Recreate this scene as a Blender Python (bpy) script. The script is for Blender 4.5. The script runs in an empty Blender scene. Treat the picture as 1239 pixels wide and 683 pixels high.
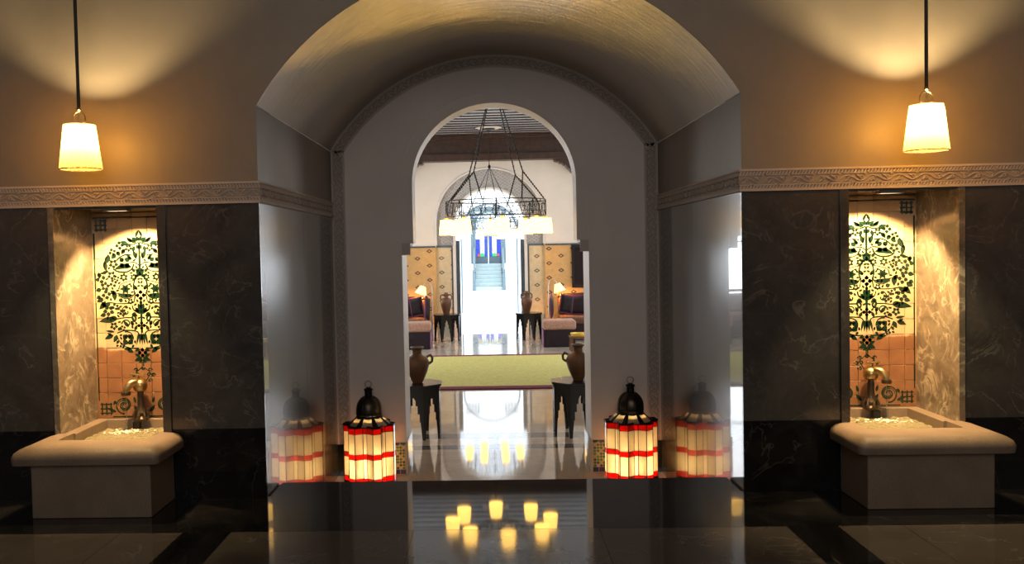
import bpy, bmesh, math, random
from mathutils import Vector, Matrix
random.seed(7)
PI = math.pi
scene = bpy.context.scene
col = scene.collection

# ------------------------------------------------------------------ camera
def setup_camera():
    f, yaw, pit, rol = 1120.4732, 0.0356, -0.0364, -0.0213
    c, s = math.cos(yaw), math.sin(yaw)
    F = Vector((-s*math.cos(pit), c*math.cos(pit), math.sin(pit)))
    r0 = Vector((c, s, 0)); u0 = r0.cross(F)
    R = r0*math.cos(rol) + u0*math.sin(rol)
    U = -r0*math.sin(rol) + u0*math.cos(rol)
    cam = bpy.data.cameras.new('camera'); o = bpy.data.objects.new('camera', cam); col.objects.link(o)
    m = Matrix.Identity(4)
    for i in range(3):
        m[i][0] = R[i]; m[i][1] = U[i]; m[i][2] = -F[i]
    m[0][3], m[1][3], m[2][3] = -0.0619, -4.8234, 1.3
    o.matrix_world = m
    cam.sensor_fit = 'HORIZONTAL'; cam.sensor_width = 36
    cam.lens = f*36/1239
    cam.shift_x = (619.5-550.068)/1239
    cam.clip_start = .05; cam.clip_end = 200
    scene.camera = o
setup_camera()

# ------------------------------------------------------------------ world, sun, large lights, exposure
w = bpy.data.worlds.new('sky'); scene.world = w; w.use_nodes = True
bg = w.node_tree.nodes['Background']; bg.inputs[0].default_value = (.78, .89, 1, 1); bg.inputs[1].default_value = 3.0

def light(name, kind, loc, power, color=(1,1,1), size=.05, rot=None, size_y=None, spot=None, blend=.3):
    l = bpy.data.lights.new(name, kind); l.energy = power; l.color = color
    if kind == 'AREA':
        l.size = size
        if size_y: l.shape = 'RECTANGLE'; l.size_y = size_y
    elif kind == 'SUN': l.angle = size
    else: l.shadow_soft_size = size
    if kind == 'SPOT': l.spot_size = spot; l.spot_blend = blend
    o = bpy.data.objects.new(name, l); col.objects.link(o); o.location = loc
    if rot: o.rotation_euler = rot
    return o
light('sun', 'SUN', (0, 20, 20), 4.2, (1, .96, .9), .02, (math.radians(28), math.radians(8), 0))
for sx in (-1, 1):      # area lights added for assumed windows at the lower hall's far end and unseen fill lights added along its sides
    light('assumed_window_light', 'AREA', (2.6*sx, 13.30, 1.30), 85, (.84, .92, 1), 1.0, (-PI/2, 0, 0), 2.5)
    light('hall_side_fill', 'AREA', (3.12*sx, 9.6, 1.7), 110, (.92, .95, 1), 5, (0, PI/2*sx, 0), 2.4)
light('rear_fill', 'AREA', (0, -7.9, 2.9), 84, (1, .96, .94), 2.8, (PI/2, 0, 0), 2.2)  # added unseen fill behind the camera; the rear wall has no window
vs = scene.view_settings
vs.view_transform = 'Standard'; vs.look = 'None'; vs.gamma = 1; vs.exposure = 0; vs.use_curve_mapping = False
scene.cycles.max_bounces = 8; scene.cycles.diffuse_bounces = 4; scene.cycles.glossy_bounces = 5
scene.cycles.transmission_bounces = 6; scene.cycles.transparent_max_bounces = 12
scene.cycles.sample_clamp_indirect = 8.0
scene.cycles.use_denoising = True

# ------------------------------------------------------------------ materials
class N:
    def __init__(s, name):
        s.m = bpy.data.materials.new(name); s.m.use_nodes = True; s.t = s.m.node_tree
        s.b = s.t.nodes['Principled BSDF']; s.out = s.t.nodes['Material Output']
    def n(s, typ, ins=None, **kw):
        x = s.t.nodes.new(typ)
        for k, v in kw.items(): setattr(x, k, v)
        if ins:
            for k, v in ins.items(): s.set(x.inputs[k], v)
        return x
    def set(s, i, v):
        if isinstance(v, bpy.types.NodeSocket): s.t.links.new(v, i)
        else: i.default_value = v
    def noise(s, vec, scale, detail=4, dist=0, rough=.5):
        return s.n('ShaderNodeTexNoise', {'Vector': vec, 'Scale': scale, 'Detail': detail, 'Distortion': dist, 'Roughness': rough}).outputs[0]
    def ramp(s, fac, stops):
        r = s.n('ShaderNodeValToRGB', {'Fac': fac}); e = r.color_ramp.elements
        while len(e) < len(stops): e.new(.5)
        for i, (p, c) in enumerate(stops):
            e[i].position = p; e[i].color = tuple(c)+(1,) if len(c) == 3 else c
        return r.outputs[0]
    def math(s, op, a, b=0, c=0):
        return s.n('ShaderNodeMath', {0: a, 1: b, 2: c}, operation=op).outputs[0]
    def mix(s, fac, a, b, mode='MIX'):
        x = s.n('ShaderNodeMix', data_type='RGBA', blend_type=mode)
        s.set(x.inputs[0], fac); s.set(x.inputs[6], a if isinstance(a, bpy.types.NodeSocket) else tuple(a)+(1,) if len(a) == 3 else a)
        s.set(x.inputs[7], b if isinstance(b, bpy.types.NodeSocket) else tuple(b)+(1,) if len(b) == 3 else b)
        return x.outputs[2]
    def obj(s): return s.n('ShaderNodeTexCoord').outputs['Object']
    def pos(s): return s.n('ShaderNodeNewGeometry').outputs['Position']
    def bump(s, h, strength=.3, dist=.01):
        s.set(s.b.inputs['Normal'], s.n('ShaderNodeBump', {'Height': h, 'Strength': strength, 'Distance': dist}).outputs[0]); s.last = s.b.inputs['Normal'].links[0].from_socket
    def P(s, **k):
        for a, v in k.items():
            a = {'color': 'Base Color', 'rough': 'Roughness', 'metal': 'Metallic', 'spec': 'Specular IOR Level', 'ior': 'IOR'}.get(a, a)
            if a == 'Base Color' and not isinstance(v, bpy.types.NodeSocket) and len(v) == 3: v = tuple(v)+(1,)
            s.set(s.b.inputs[a], v)
        return s

def simple(name, c, rough=.5, metal=0, spec=.5, var=.15, scale=20):
    m = N(name); v = m.noise(m.obj(), scale)
    lo = tuple(x*(1-var) for x in c); hi = tuple(min(1, x*(1+var)) for x in c)
    m.P(color=m.ramp(v, [(.3, lo), (.7, hi)]), rough=rough, metal=metal, spec=spec)
    return m.m

def marble(name, dark, mid, vein, rough, scale=2.2, vein_w=.03, vein_amt=.7, spec=.5, micro=.0, coat=0):
    m = N(name); p = m.pos()
    n1 = m.noise(p, scale, 6, .6, .6)
    base = m.ramp(n1, [(.3, dark), (.5, mid), (.72, dark)])
    nv = m.noise(p, scale*1.3, 5, 1.6, .55)
    d = m.math('ABSOLUTE', m.math('SUBTRACT', nv, .5))
    v = m.math('SUBTRACT', 1, m.math('MINIMUM', m.math('DIVIDE', d, vein_w), 1))
    br = m.noise(p, scale*2.1, 3)
    v = m.math('MULTIPLY', m.math('MULTIPLY', v, vein_amt), m.ramp(br, [(.42, (0,0,0)), (.62, (1,1,1))]))
    nb = m.noise(p, scale*5, 6, 1.0, .7)
    blot = m.math('MULTIPLY', m.ramp(nb, [(.52, (0,0,0)), (.75, (1,1,1))]), .35*vein_amt)
    c = m.mix(blot, base, vein); c = m.mix(v, c, vein)
    m.P(color=c, rough=rough, spec=spec)
    if micro: m.bump(m.noise(p, 9, 3), micro, .002)
    if coat: m.P(**{'Coat Weight': coat, 'Coat Roughness': .025})
    return m.m

def plaster(name, c, rough, var=.12, bump=.15, bs=30, spec=.4, coat=0, stretch=None, crough=.28):
    m = N(name); p = m.pos()
    n1 = m.noise(p, 1.6, 6, .3, .6)
    lo = tuple(x*(1-var) for x in c); hi = tuple(min(1, x*(1+var)) for x in c)
    m.P(color=m.ramp(n1, [(.3, lo), (.7, hi)]), rough=rough, spec=spec)
    if stretch:
        p = m.n('ShaderNodeMapping', {'Vector': p, 'Scale': stretch}).outputs[0]
    m.bump(m.noise(p, bs, 5), bump, .004)
    if coat: m.P(**{'Coat Weight': coat, 'Coat Roughness': crough})
    if coat == 1.0: m.set(m.b.inputs['Coat Normal'], m.last)
    return m.m

M = {}
M['dado'] = marble('grey_brown_marble', (.034,.031,.029), (.060,.054,.050), (.18,.16,.14), .26, 2.6, .018, .55, .5, 0, .8)
M['reveal'] = marble('lit_brown_marble', (.10,.082,.060), (.20,.165,.12), (.50,.43,.32), .26, 4.2, .05, .9, .5, 0, .5)  # dado marble again, with the niche lamplight put into its colour
M['black'] = marble('black_granite', (.004,.004,.0045), (.009,.009,.01), (.16,.145,.13), .04, 1.1, .006, .22, .5, 0)
M['grey_floor'] = marble('grey_floor_marble', (.055,.047,.041), (.085,.073,.063), (.16,.14,.125), .07, 2.2, .03, .5, .45, 0)
M['plaster'] = plaster('grey_lime_plaster', (.275,.225,.17), .62, .12, .12, 12, .4, .35, None, .42)
M['vault'] = plaster('polished_vault_plaster', (.34,.25,.15), .34, .18, .55, 3.2, .6, 1.0, (1.0, 9.0, 1.0), .13)
M['face'] = plaster('smooth_arch_plaster', (.74,.645,.58), .6, .06)
M['white'] = plaster('white_plaster', (.80,.74,.66), .7, .05, .08)
M['jamb'] = plaster('white_jamb_paint', (.78,.75,.72), .5, .04, .05)
M['carved'] = plaster('carved_stucco', (.58,.49,.42), .75, .10)
M['carved_bg'] = plaster('stucco_ground', (.36,.30,.25), .85, .10)
M['sebka'] = plaster('carved_white_stucco', (.62,.61,.60), .8, .08)
M['sebka_bg'] = plaster('white_stucco_ground', (.40,.40,.41), .9, .08)
M['hallfloor'] = marble('polished_beige_marble', (.46,.38,.30), (.56,.48,.40), (.66,.58,.50), .045, 1.5, .05, .4, .6, 0)
M['hallstrip'] = marble('dark_grey_floor_marble', (.10,.10,.10), (.16,.155,.15), (.3,.3,.3), .06, 2, .03, .4, .6, 0)
M['limestone'] = None
m = N('pinkish_limestone'); p = m.obj()
n1 = m.noise(p, 6, 6); n2 = m.noise(p, 90, 3)
m.P(color=m.mix(m.ramp(n2, [(.45, (0,0,0)), (.7, (.35,.35,.35))]), m.ramp(n1, [(.3, (.19,.135,.095)), (.7, (.245,.18,.125))]), (.13,.09,.065)), rough=.55)
m.bump(n2, .25, .003); M['limestone'] = m.m
# terracotta tile (lower rows soaked by the spout: a stain with a shape of its own)
m = N('pale_glazed_terracotta'); p = m.pos()
n1 = m.noise(p, 9, 5, .5); z = m.n('ShaderNodeSeparateXYZ', {0: p}).outputs[2]
info = m.n('ShaderNodeObjectInfo').outputs['Random']
wet = m.ramp(m.math('ADD', z, m.math('MULTIPLY', m.math('SUBTRACT', n1, .5), .10)), [(.752, (1,1,1)), (.766, (0,0,0))])
base = m.ramp(m.math('ADD', m.math('MULTIPLY', n1, .7), m.math('MULTIPLY', info, .3)), [(.25, (.50,.345,.20)), (.75, (.66,.48,.29))])
m.P(color=m.mix(wet, base, m.ramp(n1, [(.3, (.19,.085,.04)), (.7, (.28,.135,.065))])), rough=.42)
m.bump(m.noise(p, 25, 3), .12, .003); M['tile'] = m.m
M['grout'] = simple('tile_grout', (.52,.37,.23), .8)
M['glaze'] = simple('dark_green_glaze', (.006,.024,.013), .16, 0, .7, .5, 30)
M['brass'] = simple('aged_brass', (.50,.36,.17), .32, 1, .5, .35, 18)
M['iron'] = simple('dark_bronze', (.085,.062,.045), .36, .8, .5, .4, 30)
M['black_iron'] = simple('blackened_iron', (.012,.011,.010), .45, .6)
M['ebony'] = simple('ebonised_wood', (.010,.009,.009), .22, 0, .5, .3, 14)
M['beam'] = simple('dark_cedar', (.050,.026,.018), .38, 0, .5, .35, 12)
M['slat'] = simple('varnished_dark_slat', (.060,.040,.032), .16, 0, .6, .3, 12)
M['ceilboard'] = simple('sheen_pale_ceiling_boards', (.80,.88,1.0), .5, 0, .5, .05, 4)  # pale colour stands in for bluish daylight highlights between the dark slats
M['terracotta'] = simple('brown_terracotta', (.13,.055,.025), .42, 0, .5, .3, 9)
M['rug'] = simple('yellow_green_wool', (.52,.47,.15), .95, 0, .1, .14, 25)
M['rug_border'] = simple('maroon_wool', (.17,.03,.055), .95, 0, .1, .2, 40)
M['velvet'] = simple('aubergine_velvet', (.014,.006,.009), .7, 0, .3, .4, 15)
M['piping'] = simple('magenta_piping', (.13,.015,.07), .6)
M['damask'] = simple('rose_damask', (.34,.19,.13), .7, 0, .3, .3, 60)
M['upholstery'] = simple('brown_upholstery', (.12,.055,.028), .8, 0, .3, .3, 30)
M['slate'] = simple('slate_blue_paint', (.06,.09,.12), .4)
M['ironblue'] = simple('blue_grey_paint', (.10,.15,.18), .5)
M['steel'] = simple('brushed_steel', (.5,.48,.45), .3, 1)
M['court'] = simple('white_courtyard_stone', (.85,.86,.86), .7, 0, .3, .03, 3)
M['stepstone'] = simple('pale_blue_grey_stone', (.30,.38,.40), .6, 0, .3, .06, 6)
M['yellow'] = simple('yellow_brass_tray', (.75,.50,.08), .35, .3)

def wallpaper(name, c, c2):
    m = N(name); p = m.pos(); s = m.n('ShaderNodeSeparateXYZ', {0: p}).outputs
    def lattice(ox, oz):
        u = m.math('SUBTRACT', m.math('FRACT', m.math('ADD', m.math('DIVIDE', s[0], .47), ox)), .5)
        v = m.math('SUBTRACT', m.math('FRACT', m.math('ADD', m.math('DIVIDE', s[2], .285), oz)), .5)
        d = m.math('ADD', m.math('MULTIPLY', m.math('ABSOLUTE', u), .47/.062), m.math('MULTIPLY', m.math('ABSOLUTE', v), .285/.042))
        return m.math('MULTIPLY', m.math('LESS_THAN', d, 1), m.math('GREATER_THAN', d, .42))
    k = m.math('MAXIMUM', lattice(.05, .1), lattice(.55, .6))
    n1 = m.noise(p, 14, 5)
    base = m.ramp(n1, [(.35, c), (.7, tuple(x*.86 for x in c))])
    m.P(color=m.mix(k, base, c2), rough=.75)
    return m.m
M['paper'] = wallpaper('ochre_motif_wallpaper', (.66,.42,.17), (.10,.06,.04))
M['paper_daylit'] = wallpaper('daylit_motif_wallpaper', (.74,.62,.40), (.16,.13,.11))  # same paper, brightness of daylight around the doorway put into its colour

def emis(name, c, s, mixc=None, scale=None):
    m = N(name); m.P(color=(.8,.7,.5), rough=.8)
    m.set(m.b.inputs['Emission Color'], tuple(c)+(1,)); m.set(m.b.inputs['Emission Strength'], s)
    return m.m
M['shade_glow'] = emis('lit_cream_shade', (1, .56, .12), 6.5)
M['bulb'] = emis('lit_bulb', (1, .78, .42), 12)
M['downlight'] = emis('downlight_lens', (1, .8, .5), 6)
M['warm_shade'] = emis('lit_orange_shade', (1, .46, .12), 3)

def translucent(name, c, transp=0.0, tint=None, gloss=.12, emit=0, diff=.3):
    m = N(name); t = m.t
    tr = m.n('ShaderNodeBsdfTranslucent', {'Color': tuple(c)+(1,)}).outputs[0]
    df = m.n('ShaderNodeBsdfDiffuse', {'Color': tuple(c)+(1,)}).outputs[0]
    a = m.n('ShaderNodeMixShader', {0: diff, 1: tr, 2: df}).outputs[0]
    if transp:
        tp = m.n('ShaderNodeBsdfTransparent', {'Color': tuple(tint or c)+(1,)}).outputs[0]
        a = m.n('ShaderNodeMixShader', {0: transp, 1: a, 2: tp}).outputs[0]
    if gloss:
        g = m.n('ShaderNodeBsdfGlossy', {'Color': (1,1,1,1), 'Roughness': .1}).outputs[0]
        f = m.n('ShaderNodeFresnel', {'IOR': 1.35}).outputs[0]
        a = m.n('ShaderNodeMixShader', {0: f, 1: a, 2: g}).outputs[0]
    m.set(m.out.inputs[0], a)
    return m.m
M['fabric_shade'] = translucent('pleated_cream_silk', (.36,.215,.062), .08, (1,.62,.16), 0, 0, .40)
M['pane'] = translucent('cream_glass', (.95,.84,.60), .02, (1,.9,.7))
M['red_pane'] = translucent('red_glass', (.34,.018,.012), .07, (1,.06,.02))
M['piping_red'] = simple('brown_shade_trim', (.16,.045,.02), .6)

m = N('rippled_water'); p = m.pos()
m.P(color=(.30,.27,.16), rough=.06, spec=.6)
h = m.noise(p, 26, 4, 1.2); m.bump(h, .9, .02)
M['water'] = m.m
M['foam'] = simple('white_water_foam', (.75,.72,.62), .5)
m = N('falling_water')
m.P(color=(.9,.95,1), rough=.02, **{'Transmission Weight': 1.0}); M['stream'] = m.m
def stained(name, c):
    m = N(name); n1 = m.noise(m.pos(), 12, 2)
    m.P(color=m.ramp(n1, [(.3, tuple(x*.6 for x in c)), (.7, c)]), rough=.15)
    return m.m
for k, c in {'blue': (.03,.06,.75), 'cyan': (.25,.6,.8), 'red_g': (.8,.08,.06), 'yellow_g': (.9,.7,.1), 'green_g': (.05,.65,.2), 'clear': (.8,.88,.92)}.items():
    M[k] = stained('stained_glass_'+k.replace('_g', ''), c)
M['zg'] = simple('green_zellige', (.05,.24,.09), .2); M['zy'] = simple('yellow_zellige', (.85,.58,.10), .2)
M['zb'] = simple('blue_zellige', (.05,.08,.17), .2); M['zw'] = simple('pale_zellige', (.6,.52,.40), .25)

# ------------------------------------------------------------------ mesh helpers
class MB:
    def __init__(s): s.v = []; s.f = []; s.mi = []
    def add(s, vs, fs, mi=0):
        o = len(s.v); s.v += [tuple(v) for v in vs]; s.f += [tuple(i+o for i in f) for f in fs]; s.mi += [mi]*len(fs); return s
    def box(s, x0, x1, y0, y1, z0, z1, mi=0):
        if x0 > x1: x0, x1 = x1, x0
        if y0 > y1: y0, y1 = y1, y0
        v = [(x, y, z) for z in (z0, z1) for y in (y0, y1) for x in (x0, x1)]
        return s.add(v, [(0,2,3,1), (4,5,7,6), (0,1,5,4), (2,6,7,3), (0,4,6,2), (1,3,7,5)], mi)
    def bbox(s, x0, x1, y0, y1, z0, z1, b=.002, mi=0):
        if x0 > x1: x0, x1 = x1, x0
        if y0 > y1: y0, y1 = y1, y0
        # box with a chamfered -y face outline (front bevel)
        v = [(x0,y1,z0),(x1,y1,z0),(x1,y1,z1),(x0,y1,z1),
             (x0,y0+b,z0),(x1,y0+b,z0),(x1,y0+b,z1),(x0,y0+b,z1),
             (x0+b,y0,z0+b),(x1-b,y0,z0+b),(x1-b,y0,z1-b),(x0+b,y0,z1-b)]
        f = [(3,2,1,0),(0,1,5,4),(1,2,6,5),(2,3,7,6),(3,0,4,7),(4,5,9,8),(5,6,10,9),(6,7,11,10),(7,4,8,11),(8,9,10,11)]
        return s.add(v, f, mi)
    def prism(s, poly, fn0, fn1, mi=0):
        n = len(poly); v = [fn0(a, b) for a, b in poly]+[fn1(a, b) for a, b in poly]
        return s.add(v, [tuple(range(n))[::-1], tuple(range(n, 2*n))]+[(i, (i+1) % n, n+(i+1) % n, n+i) for i in range(n)], mi)
    def lathe(s, prof, n=20, c=(0,0,0), sx=1, sy=1, caps=True, mi=0):
        v = []; f = []
        for r, z in prof:
            for k in range(n):
                a = 2*PI*k/n; v.append((c[0]+r*sx*math.cos(a), c[1]+r*sy*math.sin(a), c[2]+z))
        for i in range(len(prof)-1):
            for k in range(n):
                k2 = (k+1) % n; f.append((i*n+k, i*n+k2, (i+1)*n+k2, (i+1)*n+k))
        if caps:
            if prof[0][0] > 1e-5: f.append(tuple(range(n))[::-1])
            if prof[-1][0] > 1e-5: f.append(tuple((len(prof)-1)*n+k for k in range(n)))
        return s.add(v, f, mi)
    def tube(s, pts, r, n=8, closed=False, mi=0):
        P = [Vector(p) for p in pts]; R = r if isinstance(r, (list, tuple)) else [r]*len(P)
        v = []; m_ = len(P); up = None
        for i, p in enumerate(P):
            if closed: t = P[(i+1) % m_]-P[i-1]
            else: t = P[min(i+1, m_-1)]-P[max(i-1, 0)]
            t.normalize()
            if up is None:
                up = Vector((0,0,1)) if abs(t.z) < .9 else Vector((0,1,0))
            a = (up - t*up.dot(t)).normalized(); up = a; b = t.cross(a)
            for k in range(n):
                an = 2*PI*k/n; v.append(p+(a*math.cos(an)+b*math.sin(an))*R[i])
        f = []
        for i in range(m_ if closed else m_-1):
            j = (i+1) % m_
            for k in range(n): f.append((i*n+k, i*n+(k+1) % n, j*n+(k+1) % n, j*n+k))
        if not closed: f += [tuple(range(n))[::-1], tuple((m_-1)*n+k for k in range(n))]
        return s.add(v, f, mi)
    def build(s, name, mat, parent=None, smooth=False, loc=None, bevel=0, sub=0, mx=1, keep=False):
        me = bpy.data.meshes.new(name)
        me.from_pydata([(x*mx, y, z) for x, y, z in s.v], [], s.f)
        for q in (mat if isinstance(mat, (list, tuple)) else [mat]): me.materials.append(M[q] if isinstance(q, str) else q)
        me.polygons.foreach_set('material_index', s.mi)
        if not keep:
            bm = bmesh.new(); bm.from_mesh(me); bmesh.ops.recalc_face_normals(bm, faces=bm.faces); bm.to_mesh(me); bm.free()
        elif mx < 0: me.flip_normals()
        if smooth:
            me.shade_smooth()
            if smooth != 'all': me.set_sharp_from_angle(angle=math.radians(38))
        o = bpy.data.objects.new(name, me); col.objects.link(o)
        if parent: o.parent = parent
        if loc: o.location = loc
        if bevel:
            b = o.modifiers.new('bevel', 'BEVEL'); b.width = bevel; b.segments = 3; b.limit_method = 'ANGLE'
            me.shade_smooth()
            w = o.modifiers.new('wn', 'WEIGHTED_NORMAL')
        if sub:
            b = o.modifiers.new('sub', 'SUBSURF'); b.levels = b.render_levels = sub; me.shade_smooth()
        return o
def thing(name, label, cat, loc=(0,0,0), group=None, rot=0):
    o = bpy.data.objects.new(name, None); col.objects.link(o); o.location = loc; o.rotation_euler.z = rot
    o.empty_display_size = .05
    o['label'] = label; o['category'] = cat
    if group: o['group'] = group
    return o
def tag(o, label, cat, group=None):
    o['label'] = label; o['category'] = cat
    if group: o['group'] = group
    return o
def struct(name, label=None):
    o = bpy.data.objects.new(name, None); col.objects.link(o); o['kind'] = 'structure'; o.empty_display_size = .05
    if label: o['label'] = label
    return o
def stuff(o): o['kind'] = 'stuff'; return o
def piece(me, name, parent, loc=(0,0,0), rot=None, scale=None):
    o = bpy.data.objects.new(name, me); col.objects.link(o); o.parent = parent; o.location = loc
    if rot: o.rotation_euler = rot
    if scale: o.scale = scale
    return o
def copy_tree(o, parent=None, flip=False):
    c = o.copy(); col.objects.link(c); c.parent = parent
    for ch in list(o.children): copy_tree(ch, c)
    return c

W, L, ZI = 1.25, 2.309, -.4526        # recess half width, recess depth, level of the lower hall floor
ZS, ZCR, ZCB, ZCT = 2.067, 2.768, 1.5614, 1.674
RV = 1.466; ZV = ZCR-RV               # vault radius and centre height
TOP = 4.1

# ------------------------------------------------------------------ upper floor, steps
fl = struct('floor', 'black polished granite floor with grey marble panels before the arch')
b = MB(); b.box(-3.7, 3.7, -8, .315, -.2, -.012); b.build('subfloor', 'black', fl)
b = MB(); b.box(-3.7, 3.7, -.592, .02, -.012, 0); b.box(-1.238, 1.238, .02, .315, -.012, 0); b.build('border', 'black', fl)
for s in (-1, 1):
    b = MB(); b.box(1.282, 1.505, -8, -.594, -.012, 0); b.build('strip', 'black', fl, mx=s)
def slab(x0, x1, y0, y1): 
    b = MB(); b.box(x0+.0012, x1-.0012, y0+.0012, y1-.0012, -.012, 0); b.build('slab', 'grey_floor', fl)
for j in range(8):
    y1 = -.594-j*.92; y0 = y1-.92
    for x0 in (-1.28, -.427, .427): slab(x0, x0+(.853 if x0 != -.427 else .854), y0, y1)
    for s in (-1, 1):
        xs = [1.507, 1.80, 2.74, 3.68] if j % 2 == 0 else [1.507, 2.3, 3.68]
        for a, c in zip(xs[:-1], xs[1:]): slab(*( (a, c) if s > 0 else (-c, -a)), y0, y1)
for k in range(2):
    b = MB(); b.box(-1.238, 1.238, .315+k*.3+.002, .615+k*.3, ZI+.001, -.1509*(k+1)); b.build('step', 'black', fl, bevel=.004)

# ------------------------------------------------------------------ lower hall floor
hf = struct('floor', 'polished beige marble floor of the lower hall')
b = MB(); b.box(-3.3, 3.3, .93, 13.95, -.7, ZI-.01); b.build('subfloor', 'hallstrip', hf)
ys = [.93, 2.3, 3.18]
b = MB(); b.box(-3.3, 3.3, 3.182, 3.35, ZI-.01, ZI); b.build('strip', 'hallstrip', hf)
b = MB(); b.box(-3.3, 3.3, 3.64, 3.86, ZI-.01, ZI); b.build('strip', 'hallstrip', hf)
def hslab(x0, x1, y0, y1):
    b = MB(); b.box(x0+.0008, x1-.0008, y0+.0008, y1-.0008, ZI-.01, ZI); b.build('slab', 'hallfloor', hf)
for (y0, y1) in [(.93, 2.0), (2.0, 3.18), (3.352, 3.638)]+[(3.862+i*1.05, 3.862+(i+1)*1.05) for i in range(9)]+[(13.312, 13.95)]:
    for i in range(6): hslab(-3.3+i*1.1, -3.3+(i+1)*1.1, y0, y1)

# ------------------------------------------------------------------ carved bands
def ribbon(b, pts, w, h, fn, taper=False):
    n = len(pts); v = []; f = []
    for i, (x, y) in enumerate(pts):
        x0, y0 = pts[max(i-1, 0)]; x1, y1 = pts[min(i+1, n-1)]
        dx, dy = x1-x0, y1-y0; l = math.hypot(dx, dy) or 1
        ww = w*(1-.75*i/(n-1)) if taper else w
        nx, ny = -dy/l*ww/2, dx/l*ww/2
        v += [fn(x+nx, y+ny, 0), fn(x+nx*.5, y+ny*.5, h), fn(x-nx*.5, y-ny*.5, h), fn(x-nx, y-ny, 0)]
    for i in range(n-1):
        a = i*4; c = a+4
        f += [(a, a+1, c+1, c), (a+1, a+2, c+2, c+1), (a+2, a+3, c+3, c+2)]
    f += [(0, 3, 2, 1), (4*n-4, 4*n-3, 4*n-2, 4*n-1)]
    b.add(v, f)
def leaf2(b, x, y, ln, wd, ang, fn, h=.004, bend=0, seg=6):
    L_ = []; R_ = []
    for i in range(seg+1):
        t = i/seg; ww = wd*math.sin(PI*min(1, t**.8))*.5
        a = ang+bend*t; cx = x+ln*t*math.cos(ang+bend*t*.5); cy = y+ln*t*math.sin(ang+bend*t*.5)
        L_.append((cx-ww*math.sin(a), cy+ww*math.cos(a))); R_.append((cx+ww*math.sin(a), cy-ww*math.cos(a)))
    poly = L_+R_[::-1][1:-1]
    n = len(poly)
    b.add([fn(p[0], p[1], 0) for p in poly]+[fn(p[0], p[1], h) for p in poly],
          [tuple(range(n, 2*n))]+[(i, (i+1) % n, n+(i+1) % n, n+i) for i in range(n)])
def spiral(cx, cy, r, a0, turns, n=12, sgn=1):
    return [(cx+r*(1-.8*i/n)*math.cos(a0+sgn*turns*2*PI*i/n), cy+r*(1-.8*i/n)*math.sin(a0+sgn*turns*2*PI*i/n)) for i in range(n+1)]
def vine(b, s0, s1, t0, t1, fn, h, per):
    """scrolling vine between s0 and s1 in a band t0..t1"""
    n = max(1, round((s1-s0)/per)); per = (s1-s0)/n; tc = (t0+t1)/2; A = (t1-t0)/2
    stem = [(s0+per*n*i/(n*10), tc+A*.62*math.sin(PI*i/5)) for i in range(n*10+1)]
    ribbon(b, stem, A*.24, h, fn)
    for k in range(2*n):
        c = s0+per*(k+.5)/2; sg = 1 if k % 2 == 0 else -1
        ribbon(b, spiral(c+per*.02, tc-sg*A*.16, A*.62, PI*.5*sg, 1.1, 10, -sg), A*.18, h, fn)
        leaf2(b, c-per*.16, tc-sg*A*.75, per*.22, A*.34, .5*sg, fn, h)
        leaf2(b, c+per*.14, tc-sg*A*.85, per*.20, A*.32, -.4*sg, fn, h)
        leaf2(b, c, tc-sg*A*.2, A*.5, A*.4, sg*1.2, fn, h)
def rope(b, s0, s1, t0, t1, fn, h, per, lean=.6):
    n = int((s1-s0)/per); per = (s1-s0)/n; d = (t1-t0)*lean
    for k in range(n):
        a = s0+k*per; w_ = per*.55
        q = [(a, t0), (a+w_, t0), (a+w_+d, t1), (a+d, t1)]
        b.add([fn(x, y, 0) for x, y in q]+[fn(x+.15*w_*(1 if i in (0, 3) else -1), y, h) for i, (x, y) in enumerate(q)],
              [(4,5,6,7), (0,1,5,4), (1,2,6,5), (2,3,7,6), (3,0,4,7)])
def strip(b, s0, s1, t0, t1, fn, h):
    q = [(s0, t0), (s1, t0), (s1, t1), (s0, t1)]
    b.add([fn(x, y, -.004) for x, y in q]+[fn(x, y, h) for x, y in q], [(4,5,6,7), (0,1,5,4), (1,2,6,5), (2,3,7,6), (3,0,4,7)])

def cornice(parent, fn, s0, s1, per=.127, mx=1):
    z0, z1 = ZCB, ZCT
    b = MB()
    for t0, t1, h in ((z0-.001, z0+.012, .014), (z0+.028, z0+.032, .010), (z1-.033, z1-.029, .010), (z1-.011, z1, .013)):
        strip(b, s0, s1, t0, t1, fn, h)
    b.build('cornice_fillet', 'carved', parent, mx=mx)
    b = MB(); strip(b, s0, s1, z0, z1, fn, .002); b.build('cornice_ground', 'carved_bg', parent, mx=mx)
    b = MB()
    rope(b, s0, s1-.012, z0+.013, z0+.027, lambda s, t, h: fn(s, t, h+.002), .007, .0165)
    rope(b, s0, s1-.012, z1-.028, z1-.012, lambda s, t, h: fn(s, t, h+.002), .007, .0165)
    vine(b, s0, s1, z0+.034, z1-.035, lambda s, t, h: fn(s, t, h+.002), .008, per)
    stuff(b.build('cornice_carving', 'carved', parent, mx=mx))

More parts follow.
